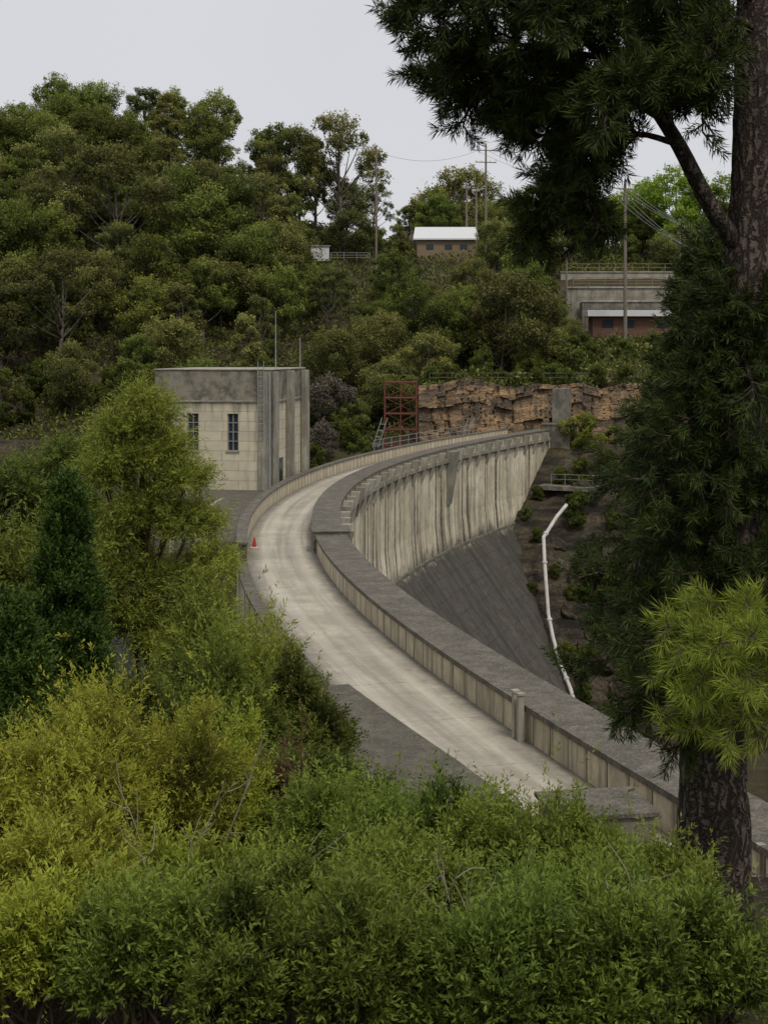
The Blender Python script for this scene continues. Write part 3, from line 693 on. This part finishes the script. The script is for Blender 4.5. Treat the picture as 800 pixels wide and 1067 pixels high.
SH = gum_meshes('shrub', 4.5, 2.3, 12, 9000, 'green', .26, 34, .1, (.22, .45))
SHD = gum_meshes('shrub', 4.5, 2.3, 12, 9000, 'darkgreen', .26, 35, .1, (.22, .45))
SHB = gum_meshes('shrub', 4.5, 2.5, 12, 9000, 'yellow', .24, 36, .1, (.25, .48))
for px, yy, s, mm in ((606, 171, .95, SHB), (345, 196, .9, SH), (365, 184, .9, SHD), (378, 179, .7, SH), (325, 178, .7, SHD), (450, 190, .6, SHD), (560, 188, .6, SHD), (620, 187.5, .6, SHD), (650, 187, .6, SHD), (520, 189, .55, SHD), (600, 160, .8, SHD), (620, 150, 1, SHD), (612, 143, .7, SHD), (650, 150, 1.2, SHD), (690, 155, 1.4, SHD), (635, 165, .8, SHD), (680, 168, 1.2, SHD), (600, 135, .7, SHD), (720, 170, 1.4, SH), (640, 135, 1, SHD), (605, 213, .8, SH), (640, 218, .6, SHD), (680, 222, .6, SH), (720, 222, .6, SHD), (588, 200, 1., SH), (555, 196, .9, SHD), (470, 200, .7, SH), (385, 192, .9, SHD), (596, 150, .45, SHD), (560, 163, .4, SHD), (585, 165, .5, SHD), (560, 156, .35, SHD), (548, 160, .3, SH), (606, 165, .7, SHD), (578, 152, .35, SHD), (552, 150, .3, SHD), (590, 143, .5, SHD), (615, 205, .7, SHD), (650, 206, .8, SH), (690, 208, .8, SHD), (575, 192, .7, SH), (455, 182, .45, SH), (490, 181.5, .4, SHD), (505, 182, .45, SHD), (530, 182.5, .4, SHD), (545, 181, .4, SH), (610, 180, .5, SHD), (640, 178, .55, SH), (430, 183, .35, SHD), (480, 188.5, .45, SH), (505, 190, .6, SHD), (540, 190, .55, SH), (590, 188, .6, SHD)):
    x = sv(px, 0, yy)[0]; place('shrub', 'rounded green shrub on the rocky bank', 'shrub', mm, (x, yy, g(x, yy)-.3), s, px, 'shrubs on the rocky bank')
for k in range(60):
    yy = R.uniform(186, 200); x = R.uniform(-75, -10); mm = SH if k % 2 else SHD
    place('shrub', 'rounded green shrub on the rocky bank', 'shrub', mm, (x, yy, g(x, yy)-.3), R.uniform(.5, 1.1), k*1.7, 'shrubs on the rocky bank')
for k in range(60):
    yy = R.uniform(130, 168); x = at(yy, 0, 0)[0]+R.uniform(8.5, 20)
    if np.min(np.hypot(pp_[:,0]-x, pp_[:,1]-yy)) < 1.8: continue
    place('shrub', 'low dark shrub on the rocky abutment', 'shrub', SHD, (x, yy, g(x, yy)-.3), R.uniform(.2, .5), k*1.3, 'shrubs on the rocky abutment')
N = 170000; Xu = R.uniform(-105, 75, N); Yu = 186+R.random(N)**1.2*125
mask = (np.abs(Xu) < .33*Yu+10) & (fnoise(Xu, Yu, .5, 21) > -.34) & ~((Xu > 25) & (Yu > 233) & (Yu < 249)) & ~((Xu > 28) & (Yu > 248.4) & (Yu < 259)); Xu, Yu = Xu[mask], Yu[mask]
hgt = np.clip(1.1+fnoise(Xu, Yu, .7, 9)*2.6, .2, 3); Zu = G(Xu, Yu)+R.random(len(Xu))*hgt
L = R.uniform(.35, .8, len(Xu))
o = obj('undergrowth', leaves('undergrowth', np.stack([Xu, Yu, Zu], 1), R.normal(size=(len(Xu), 3))+[0, 0, .5], L, L*.5, M['under'], R.random(len(Xu))))
tag(o, 'dense olive undergrowth beneath the forest', 'undergrowth', kind='stuff')
for (x, y, s, v) in ((-24, 62, .75, 2), (-19.5, 72, .7, 0), (-28, 80, .9, 3), (-21, 52, .65, 1), (-15.5, 47, .55, 2)):
    place('gum_tree', 'dark gum tree on the reservoir bank', 'tree', GV[v], (x, y, g(x, y)-.3), s, x*y, 'trees on the near bank')

# ---- shoot based shrubs/trees
def shoots(lobes, n_sh, per, sl, ll, lw, mat, name, up=.5, seed=0, fill=.45, wild=.3):
    r = np.random.default_rng(seed); c = np.array([l[0] for l in lobes]); rr = np.array([l[1] for l in lobes], float)
    w = (rr[:,0]*rr[:,1]*rr[:,2])**(2/3); idx = r.choice(len(lobes), n_sh, p=w/w.sum())
    d = nrm(r.normal(size=(n_sh, 3))); d[:,2] = np.where(d[:,2] < -.3, -d[:,2], d[:,2])
    nt_ = 20; td = nrm(r.normal(size=(len(lobes), nt_, 3))); td[...,2] = np.abs(td[...,2])*.9-.15
    tr_ = r.uniform(.6, 1.35, (len(lobes), nt_)); ti = r.integers(0, nt_, n_sh); use = r.random(n_sh) < .82
    d = np.where(use[:,None], nrm(td[idx, ti]+r.normal(0, .15, (n_sh, 3))), d)
    q = fill+(1-fill)*r.random(n_sh)**.5; q = q*np.where(use, tr_[idx, ti], .85); q *= 1+wild*(r.random(n_sh)**7)
    B = c[idx]+d*rr[idx]*q[:,None]
    dr = nrm(d*.8+r.normal(size=(n_sh, 3))*.45+[0, 0, up])
    t = np.tile(np.linspace(0, 1, per), n_sh); B2 = np.repeat(B, per, 0); D2 = np.repeat(dr, per, 0); SL = np.repeat(sl*r.uniform(.5, 1.5, n_sh), per)
    C = B2+D2*(t*SL)[:,None]; side = nrm(np.cross(D2, r.normal(size=C.shape)))
    LD = D2*.75+side*.8
    ltone = r.normal(0, .17, len(lobes))[idx]+np.where(use, r.normal(0, .18, (len(lobes), nt_))[idx, ti], -.18)
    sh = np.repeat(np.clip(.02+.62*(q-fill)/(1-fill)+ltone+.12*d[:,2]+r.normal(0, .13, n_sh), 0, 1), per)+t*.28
    sc = ll*r.uniform(.6, 1.25, len(C))
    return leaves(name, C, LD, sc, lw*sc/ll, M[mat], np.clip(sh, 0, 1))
def bushlobes(rx, ry, h, n, seed):
    r = np.random.default_rng(seed); out = []
    for k in range(n):
        a = r.uniform(0, 6.28); q = r.random()**.55; z = h*(.22+.62*r.random()*(1-q*.55))
        s = r.uniform(.13, .31)
        out.append((np.array([math.cos(a)*rx*q*.85, math.sin(a)*ry*q*.85, z]), np.array([rx*s, ry*s, h*s*r.uniform(.7, 1.6)])))
    out.append((np.array([0, 0, h*.42]), np.array([rx*.42, ry*.42, h*.34])))
    mz = max(c[2]+s[2] for c, s in out); k = h/mz
    return [(c*np.array([1, 1, k]), s) for c, s in out]
def stems(lobes, base_r, seed):
    r = np.random.default_rng(seed); it = []
    for c, s in lobes:
        b = np.array([r.normal(0, .12), r.normal(0, .12), -.1]); mid = (b+c)/2+[c[0]*.15, c[1]*.15, -.05*c[2]]
        it.append((spline([b, mid, c], 8), np.linspace(base_r, base_r*.3, 8)))
        for _ in range(6):
            d = nrm(r.normal(size=3)+[0, 0, .5]); it.append((spline([c, c+d*s*.5+r.normal(0, .03, 3), c+d*s*r.uniform(.8, 1.35)], 6), np.linspace(base_r*.28, base_r*.07, 6)))
    V, Q = tubes(it, 5); return mesh_np('stems', V, Q, M['twig'])
def bush(label, mat, px, ptop, Y, rx, seed, n=4200, per=11, ll=.042, lw=.013, sl=.13, up=.55, cat='shrub', name='shrub', hmin=.8, grp='foreground shrubs', nl=24, depth=None, wild=.9, fill=.4):
    t = sv(px, ptop, Y); z0 = g(t[0], Y); h = max(hmin, (t[2]-z0))
    lo = bushlobes(rx, depth or rx*.85, h*.95, nl, seed)
    e = top(name, label, cat, (t[0], Y, z0), grp)
    obj('stems', stems(lo, .014*max(1, h/2), seed), e, world=False)
    obj('foliage', shoots(lo, n, per, sl, ll, lw, mat, 'foliage', up, seed, fill, wild), e, world=False)
    return e
Y1 = 'yellow green fine leaved shrub on the slope'; G1 = 'bright green bushy shrub on the slope'
bush(Y1, 'yellow', 108, 720, 11.5, 1.12, 1, 12500, nl=34)
bush(Y1, 'yellow', 10, 768, 11.0, .88, 2, 7200)
bush(Y1, 'yellow', 215, 745, 12.2, .62, 3, 6200)
bush(Y1, 'yellow', 60, 850, 8.8, .72, 4, 7400)
bush(Y1, 'yellow', 205, 862, 9.3, .6, 5, 6000)
bush(G1, 'green', 362, 794, 11.5, .72, 6, 7400)
bush(G1, 'green', 460, 804, 11.0, .76, 7, 8400)
bush(G1, 'green', 550, 820, 10.5, .62, 8, 7400)
bush(G1, 'green', 625, 860, 10.0, .48, 9, 6000)
bush(G1, 'green', 700, 893, 9.2, .4, 10, 4200, nl=16)
bush(G1, 'green', 310, 890, 8.8, .6, 12, 6000)
bush(G1, 'green', 430, 878, 8.6, .5, 13, 6300)
bush(G1, 'green', 560, 905, 8.4, .6, 14, 6700)
bush(G1, 'green', 665, 925, 8.2, .46, 15, 5200)
bush(G1, 'green', 140, 960, 7.6, .42, 16, 4000)
bush(Y1, 'yellow', 30, 970, 7.8, .42, 17, 3300)
bush(G1, 'green', 380, 975, 7.5, .4, 18, 4000); bush(G1, 'green', 530, 1005, 7.4, .48, 19, 4100); bush(G1, 'green', 650, 1010, 7.4, .38, 20, 3400); bush(G1, 'green', 260, 985, 7.5, .42, 22, 4100)
bush(G1, 'green', 735, 1010, 7.6, .28, 23, 2300, nl=12)
bush('low reddish brown leaved shrub beside the road edge', 'redleaf', 282, 757, 12.6, .36, 35, 2000, 11, .036, .011, .1, .5, grp='reddish shrubs', nl=14)
r = np.random.default_rng(55)
for (px, py, Y) in ((205, 985, 8.2), (175, 900, 9.0), (480, 925, 8.2), (150, 800, 10.4), (610, 930, 8.0)):
    b = sv(px, py, Y); b[2] = g(b[0], Y); it = []
    for _ in range(7):
        d = nrm(np.array([r.normal(0, .5), r.normal(0, .3)-.15, 1.0])); l = (sv(px, py, Y)[2]-b[2])*r.uniform(.8, 1.25)+.1
        P = spline([b, b+d*l*.4+r.normal(0, .04, 3), b+d*l*.75+r.normal(0, .06, 3), b+d*l+r.normal(0, .09, 3)], 10); it.append((P, np.linspace(.009, .003, 10)))
        for q in (4, 5, 6, 7, 8):
            e_ = nrm(d+r.normal(0, .7, 3)); it.append((spline([P[q], P[q]+e_*.1+r.normal(0, .015, 3), P[q]+e_*r.uniform(.15, .3)], 5), np.linspace(.0045, .002, 5)))
    e = top('bare_twigs', 'pale leafless twigs standing among the shrubs', 'dead shrub', b, 'bare twigs'); V, Q = tubes(it, 5); obj('stems', mesh_np('stems', V, Q, M['deadtwig']), e)
C1 = 'shrubs beside the crest'
bush('dense yellow green shrub beside the roadway', 'wattle', 245, 592, 31, 1.9, 30, 9000, 12, .13, .03, .4, .5, grp=C1, wild=.5)
bush('dense dark green shrub beside the roadway', 'darkgreen', 300, 668, 27, 1.3, 31, 8500, 12, .1, .028, .3, .6, grp=C1, wild=.3)
bush('dense green shrub beside the roadway', 'green', 220, 665, 26.5, 1.5, 32, 8500, 12, .1, .026, .3, .6, grp=C1, wild=.4)
bush('dark shrub in the shade below the trees', 'darkgreen', 150, 712, 22, 1.4, 33, 6500, 12, .09, .028, .3, .5, grp=C1, wild=.4)
bush('dark shrub in the shade below the trees', 'darkgreen', 30, 712, 22, 1.4, 34, 6500, 12, .09, .028, .3, .5, grp=C1, wild=.4)
bush('dark shrub in the shade below the trees', 'darkgreen', 330, 792, 17, 1.0, 36, 5500, 12, .06, .02, .25, .5, grp=C1)
bush('dark green shrub behind the crest trees', 'darkgreen', 20, 480, 36, 2.6, 37, 9000, 12, .14, .04, .4, .4, grp=C1, wild=.4)

def bigtree(name, label, mat, px, ptop, Y, lobes_px, n, ll, lw, sl, up, seed, per=12, tr=.16):
    t = sv(px, ptop, Y); z0 = g(t[0], Y); base = np.array([t[0], Y, z0])
    lo = []; r = np.random.default_rng(seed)
    for (x, y, rr) in lobes_px:
        for dy in (-1, 1):
            c = sv(x+r.uniform(-6, 6), y, Y)-base; rm = rr/F*Y; c[1] += dy*rm*r.uniform(.2, .8); lo.append((c, np.array([rm, rm, rm*.85])))
    e = top(name, label, 'tree', base)
    H = t[2]-z0; tp = spline([[0, 0, -.5], [.1, .1, H*.3], [-.1, 0, H*.6], [0, 0, H*.92]], 12); it = [(tp, np.linspace(tr, tr*.2, 12))]
    for c, s in lo:
        k = int(np.clip(c[2]/H*11-2, 1, 10)); it.append((spline([tp[k], (tp[k]+c)/2+[0, 0, -.1], c, c+nrm(c)*s*.5], 8), np.linspace(tr*.35, tr*.07, 8)))
        for _ in range(5):
            d = nrm(r.normal(size=3)+[0, 0, .3]); it.append((spline([c, c+d*s*.95], 4), np.linspace(tr*.12, tr*.04, 4)))
    V, Q = tubes(it, 6); obj('trunk', mesh_np('trunk', V, Q, M['twig'], smooth=True), e, world=False)
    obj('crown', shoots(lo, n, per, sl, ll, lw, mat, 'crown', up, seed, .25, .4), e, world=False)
bigtree('wattle_tree', 'feathery green wattle tree beside the crest', 'wattle', 152, 396, 38,
        [(146, 418, 13), (160, 438, 17), (128, 450, 19), (170, 472, 20), (144, 480, 21), (192, 505, 21), (110, 500, 21), (152, 535, 27), (200, 550, 24), (120, 565, 22), (145, 605, 27), (190, 615, 25), (140, 655, 28), (180, 675, 28), (220, 590, 18), (215, 640, 20)], 12500, .15, .023, .5, -.1, 40)
bigtree('wattle_tree', 'dull green tree with drooping foliage by the water', 'darkgreen', 40, 500, 46,
        [(20, 520, 40), (60, 540, 34), (10, 580, 44), (60, 600, 40), (30, 650, 50), (80, 480, 24)], 9000, .18, .045, .5, 0, 41)
def cypress(px, py, Y, label, seed, n, q0):
    t = sv(px, py, Y); z0 = g(t[0], Y); H = t[2]-z0; e = top('cypress_tree', label, 'tree', (t[0], Y, z0)); lo = []
    for k in range(36):
        f = k/35; a = k*2.4; q = q0*(1-f)**.7*.75+.03; lo.append((np.array([math.cos(a)*q, math.sin(a)*q, .6+f*(H-1.0)]), np.array([.3, .3, .62])*(1-.5*f)))
    V, Q = tube(np.array([[0, 0, -.4], [0, 0, H*.5], [0, 0, H*.95]]), np.array([.14, .09, .02]), 8); obj('trunk', mesh_np('trunk', V, Q, M['twig']), e, world=False)
    obj('crown', shoots(lo, n, 12, .26, .08, .032, 'cypress', 'crown', 1.5, seed, .3, .15), e, world=False)
cypress(70, 497, 24, 'dense upright dark green conifer', 6, 12000, .8)
cypress(15, 620, 22, 'smaller dense upright dark green conifer', 7, 7500, .7)

# ------------------------------------------------------------ pines
def needles(branches, twigs, tl, nlen, per, mat, name, seed, start=.3, droop=-.05, w=.006, gap=.05):
    r = np.random.default_rng(seed); TP, TD, TS, it = [], [], [], []
    for B in branches:
        B = spline(B, 20); n = twigs; T = nrm(np.gradient(B, axis=0))
        for k in range(n):
            f = start+(1-start)*(k+r.random())/n; i = min(18, int(f*19)); p = B[i]+(B[i+1]-B[i])*(f*19-i)
            s = nrm(np.cross(T[i], r.normal(size=3))); d = nrm(T[i]*r.uniform(.3, 1)+s*r.uniform(.5, 1.1)+[0, 0, droop+.15]); l = tl*r.uniform(.45, 1.15)*(1.15-f*.45)
            q = spline([p, p+d*l*.5+[0, 0, droop*l], p+d*l+[0, 0, .06*l]], 5); it.append((q, np.linspace(.008, .004, 5)))
            m_ = max(3, int(l/gap)); tt = np.linspace(.2, 1, m_); sh = r.normal(.4, .2)
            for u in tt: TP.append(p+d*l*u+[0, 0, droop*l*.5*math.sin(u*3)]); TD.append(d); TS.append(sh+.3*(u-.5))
    TP = np.array(TP); TD = np.array(TD); N = len(TP); P = np.repeat(TP, per, 0); D = np.repeat(TD, per, 0)
    s = nrm(np.cross(D, r.normal(size=P.shape))); ND = nrm(D*r.uniform(.35, 1.1, (len(P), 1))+s*.7+np.array([0, 0, -.05]))
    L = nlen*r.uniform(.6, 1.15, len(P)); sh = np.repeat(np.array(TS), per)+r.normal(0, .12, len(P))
    V, Q = tubes(it, 4)
    return leaves(name, P+r.normal(0, .012, P.shape), ND, L, w, M[mat], np.clip(sh, 0, 1)), V, Q
YA = 11.0
base = sv(745, 968, YA); base[2] = g(base[0], YA)-.1
pine = top('pine_tree', 'large pine tree with fissured bark and drooping branches', 'tree', base)
tp = spline([base+[.03, 0, -.3], base+[0, 0, .25], sv(744, 860, YA), sv(743, 780, YA), sv(752, 650, YA+.05), sv(765, 500, YA+.1), sv(777, 320, YA+.1), sv(784, 180, YA+.1), sv(787, 30, YA+.1), sv(790, -250, YA+.2), sv(785, -600, YA+.2)], 90)
zz = tp[:,2]; rr_ = np.interp(zz, [base[2]-.3, base[2]+.25, 6.9, 7.4, 11, 13.2, 17.6], [.34, .28, .265, .25, .175, .145, .05])
V, Q = tube(tp, rr_, 40); r = np.random.default_rng(8)
nv = len(tp)*40; th = np.tile(np.arange(40), len(tp)); zi = np.repeat(np.arange(len(tp)), 40)
cc = tp[zi]; off = V[:nv]-cc; V[:nv] = cc+off*(1+.03*np.sin(th*.9+zi*.25)+.025*np.sin(th*2.2-zi*.4)+r.normal(0, .02, nv))[:,None]
obj('trunk', mesh_np('trunk', V, Q, M['pinebark'], smooth=True), pine)
J = sv(772, 262, YA+.1)
mainb = [J, sv(738, 212, YA-.1), sv(706, 150, YA-.3), sv(672, 100, YA-.4), sv(630, 60, YA-.5), sv(590, 25, YA-.6)]
secs = [[sv(706, 150, YA-.3), sv(660, 140, YA-.2), sv(610, 160, YA), sv(575, 215, YA+.1)],
        [sv(672, 100, YA-.4), sv(610, 90, YA-.3), sv(550, 90, YA-.2), sv(505, 85, YA)],
        [sv(630, 60, YA-.5), sv(560, 50, YA-.4), sv(500, 40, YA-.3), sv(465, 55, YA-.2)],
        [sv(590, 25, YA-.6), sv(520, 0, YA-.6), sv(460, -10, YA-.5), sv(425, 5, YA-.5)],
        [sv(690, 125, YA-.3), sv(640, 100, YA+.3), sv(590, 110, YA+.7), sv(555, 125, YA+.9)],
        [sv(650, 80, YA-.4), sv(660, 30, YA-.2), sv(650, -20, YA), sv(630, -60, YA)],
        [sv(784, 60, YA), sv(740, 20, YA+.2), sv(700, 10, YA+.3), sv(650, 30, YA+.5)],
        [sv(784, 0, YA), sv(730, -40, YA-.3), sv(660, -50, YA-.5), sv(580, -10, YA-.7)],
        [sv(786, -60, YA), sv(700, -100, YA), sv(600, -80, YA), sv(500, -40, YA+.2)],
        [sv(610, 160, YA), sv(590, 190, YA+.1), sv(570, 215, YA+.2), sv(550, 228, YA+.2)],
        [sv(786, 100, YA), sv(800, 70, YA+.3), sv(850, 50, YA+.6), sv(900, 60, YA+.8)],
        [sv(740, 20, YA+.1), sv(725, 40, YA), sv(715, 55, YA-.1), sv(700, 75, YA-.1)],
        [sv(650, 140, YA), sv(630, 150, YA), sv(612, 190, YA-.1), sv(605, 220, YA-.1)],
        [sv(660, 60, YA-.3), sv(640, 20, YA-.6), sv(600, 0, YA-.8), sv(560, 0, YA-.9)],
        [sv(672, 100, YA-.3), sv(690, 70, YA-.1), sv(705, 45, YA), sv(720, 25, YA+.1)],
        [sv(630, 60, YA-.4), sv(620, 95, YA), sv(585, 130, YA+.3), sv(545, 150, YA+.4)],
        [sv(560, 50, YA-.3), sv(530, 70, YA), sv(490, 90, YA+.2), sv(470, 95, YA+.3)],
        [sv(706, 150, YA-.3), sv(690, 110, YA-.6), sv(655, 90, YA-.8), sv(615, 110, YA-.9)],
        [sv(600, 90, YA-.3), sv(590, 60, YA), sv(560, 20, YA+.3), sv(530, 10, YA+.5)],
        [sv(784, 30, YA), sv(765, 20, YA-.3), sv(740, 50, YA-.6), sv(725, 80, YA-.7)]]
rr = np.random.default_rng(77)
ter = []
for b in secs:
    B = spline(b, 20); T = nrm(np.gradient(B, axis=0))
    for f in (.3, .45, .6, .7, .85):
        i = int(f*19); s = nrm(np.cross(T[i], rr.normal(size=3))); d = nrm(T[i]*.7+s*.8+[0, 0, -.1]); l = rr.uniform(.25, .5)
        ter.append([B[i], B[i]+d*l*.5, B[i]+d*l+[0, 0, -.04]])
low = []
for k in range(60):
    py = 300+k*7.4; i = int(np.argmin(np.abs(tp[:,2]-(CAMZ-(py-HOR)/F*YA)))); s0 = tp[i]
    a = rr.uniform(-2.6, -.5) if k % 2 else rr.uniform(-3.3, -2.1); l = rr.uniform(.4, .8) if a > -2.4 else rr.uniform(.5, .95)
    if py < 390: l *= .55
    d = np.array([math.cos(a), math.sin(a)*.9, -.08])
    low.append([s0, s0+d*l*.4+[0, 0, .05], s0+d*l*.75+[0, 0, -.02], s0+d*l+[0, 0, -.14]])
it = [(spline(mainb, 24), np.linspace(.075, .03, 24))]+[(spline(b, 14), np.linspace(.026, .009, 14)) for b in secs]+[(spline(b, 8), np.linspace(.012, .006, 8)) for b in ter]+[(spline(b, 8), np.linspace(.02, .007, 8)) for b in low]
me1, V1, Q1 = needles([mainb[2:]]+secs, 34, .32, .11, 22, 'needle', 'foliage', 1, .25, w=.009, gap=.045)
me4, V4, Q4 = needles(ter, 10, .25, .11, 22, 'needle', 'foliage', 5, .15, w=.009, gap=.045)
me2, V2, Q2 = needles(low, 14, .32, .10, 20, 'needle', 'foliage', 2, .08, w=.008, gap=.045)
V, Q = tubes(it, 8); obj('branch', mesh_np('branch', V, Q, M['pinebark'], smooth=True), pine)
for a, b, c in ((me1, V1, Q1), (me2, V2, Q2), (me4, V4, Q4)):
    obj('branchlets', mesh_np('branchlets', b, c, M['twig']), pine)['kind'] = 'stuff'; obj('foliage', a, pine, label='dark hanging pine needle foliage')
yb = []; hub = sv(795, 705, 10.6)
for (x, y, Yd) in ((688, 645, 9.9), (695, 690, 10), (690, 742, 10), (715, 630, 10.1), (740, 620, 10.2), (775, 620, 10), (725, 700, 9.6), (718, 755, 9.8), (755, 768, 9.7), (745, 665, 9.5), (780, 655, 9.5), (790, 765, 9.8), (830, 640, 10), (840, 740, 10), (770, 720, 9.3), (705, 665, 9.7), (710, 722, 9.6)):
    tpt = sv(x, y, Yd); yb.append([hub, (hub+tpt)/2+[0, -.05, .12], tpt-[0, 0, .05]])
me3, V3, Q3 = needles(yb, 14, .24, .13, 22, 'newneedle', 'foliage', 3, .3, w=.0055, droop=-.12)
obj('branchlets', mesh_np('branchlets', V3, Q3, M['twig']), pine)['kind'] = 'stuff'; obj('foliage', me3, pine, label='bright yellow green young needle growth')
def pine2(px, Y, ztop, zbot, rmax, label, seed, nb=60):
    x = sv(px, 0, Y)[0]; z0 = g(x, Y); e = top('pine_tree', label, 'tree', (x, Y, z0)); r = np.random.default_rng(seed)
    tp = spline([[0, 0, -.4], [.05, 0, (ztop-z0)*.5], [0, 0, ztop-z0]], 14); V, Q = tube(tp, np.linspace(.2, .03, 14), 12)
    obj('trunk', mesh_np('trunk', V, Q, M['pinebark'], smooth=True), e, world=False); bs = []
    for k in range(nb):
        f = k/nb; z = zbot-z0+(ztop-zbot)*f; a = k*2.4+r.normal(0, .2); l = rmax*max(.12, 1-f**1.15*.95)*r.uniform(.7, 1.12)
        d = np.array([math.cos(a), math.sin(a), 0]); p = np.array([0, 0, z]); bs.append([p, p+d*l*.4+[0, 0, .12], p+d*l*.75+[0, 0, .05], p+d*l+[0, 0, -.05]])
    V, Q = tubes([(spline(b, 8), np.linspace(.03, .01, 8)) for b in bs], 6); obj('branch', mesh_np('branch', V, Q, M['pinebark']), e, world=False)
    me, V, Q = needles(bs, 24, .46, .14, 14, 'needle', 'foliage', seed, .2, w=.014, gap=.065)
    obj('branchlets', mesh_np('branchlets', V, Q, M['twig']), e, world=False)['kind'] = 'stuff'; obj('foliage', me, e, world=False)
pine2(742, 20, 12.0, 5.9, 2.3, 'dark dense pine tree beside the dam abutment', 21, 100)
pine2(870, 17, 11.9, 5.5, 2.0, 'dark dense pine tree on the slope', 22, 50)

N = 45000; Xu = R.uniform(-7, 9, N); Yu = R.uniform(5, 30, N)
dd = np.abs((E(np.clip(Yu, 19, 176))-Xu)-1.8); msk = ~((dd < 4.5) & (Yu > 19)); Xu, Yu = Xu[msk], Yu[msk]
o = obj('leaf_litter', leaves('leaf_litter', np.stack([Xu, Yu, G(Xu, Yu)+.01], 1), R.normal(size=(len(Xu), 3))*[1, 1, .3]+[0, 0, .15], R.uniform(.06, .2, len(Xu)), .012, M['dryleaf'], R.random(len(Xu))))
tag(o, 'dry leaf litter and grass on brown soil', 'leaf litter', kind='stuff')

# ------------------------------------------------------------ light, sky, camera
w = bpy.data.worlds.new('World'); scene.world = w; w.use_nodes = True; nt = w.node_tree
bg = nt.nodes['Background']; sky = nt.nodes.new('ShaderNodeTexSky'); sky.sky_type = 'NISHITA'; sky.sun_disc = False
sky.sun_elevation = rad(55); sky.dust_density = 3
mx = nt.nodes.new('ShaderNodeMix'); mx.data_type = 'RGBA'; mx.inputs[0].default_value = .9
mx.inputs[7].default_value = (7.2, 7.2, 7.5, 1)
tc = nt.nodes.new('ShaderNodeTexCoord'); ns = nt.nodes.new('ShaderNodeTexNoise'); ns.inputs['Scale'].default_value = 2.2; ns.inputs['Detail'].default_value = 4
cr = nt.nodes.new('ShaderNodeMapRange'); cr.inputs[3].default_value = .93; cr.inputs[4].default_value = 1.07
nt.links.new(tc.outputs['Generated'], ns.inputs['Vector']); nt.links.new(ns.outputs[0], cr.inputs[0])
mu = nt.nodes.new('ShaderNodeVectorMath'); mu.operation = 'SCALE'
nt.links.new(sky.outputs[0], mx.inputs[6]); nt.links.new(mx.outputs[2], mu.inputs[0]); nt.links.new(cr.outputs[0], mu.inputs['Scale'])
nt.links.new(mu.outputs[0], bg.inputs[0]); bg.inputs[1].default_value = .1
sd = bpy.data.lights.new('sun', 'SUN'); sd.energy = 1.5; sd.angle = rad(12); sd.color = (1, .95, .85)
so_ = bpy.data.objects.new('sun', sd); COL.objects.link(so_)
el, az = rad(55), rad(25)
dirv = Vector((math.sin(az)*math.cos(el), -math.cos(az)*math.cos(el), math.sin(el)))
so_.rotation_euler = dirv.to_track_quat('Z', 'Y').to_euler()
sky.sun_rotation = math.atan2(dirv.x, dirv.y)
cam = bpy.data.cameras.new('camera'); co = bpy.data.objects.new('camera', cam); COL.objects.link(co)
cam.sensor_fit = 'VERTICAL'; cam.sensor_height = 36; cam.lens = F/1067*36; cam.shift_y = -(533.5-HOR)/1067
cam.clip_end = 8000; co.location = (0, 0, CAMZ); co.rotation_euler = (rad(90), 0, 0)
scene.camera = co
scene.view_settings.view_transform = 'Standard'; scene.view_settings.look = 'None'; scene.view_settings.exposure = 0
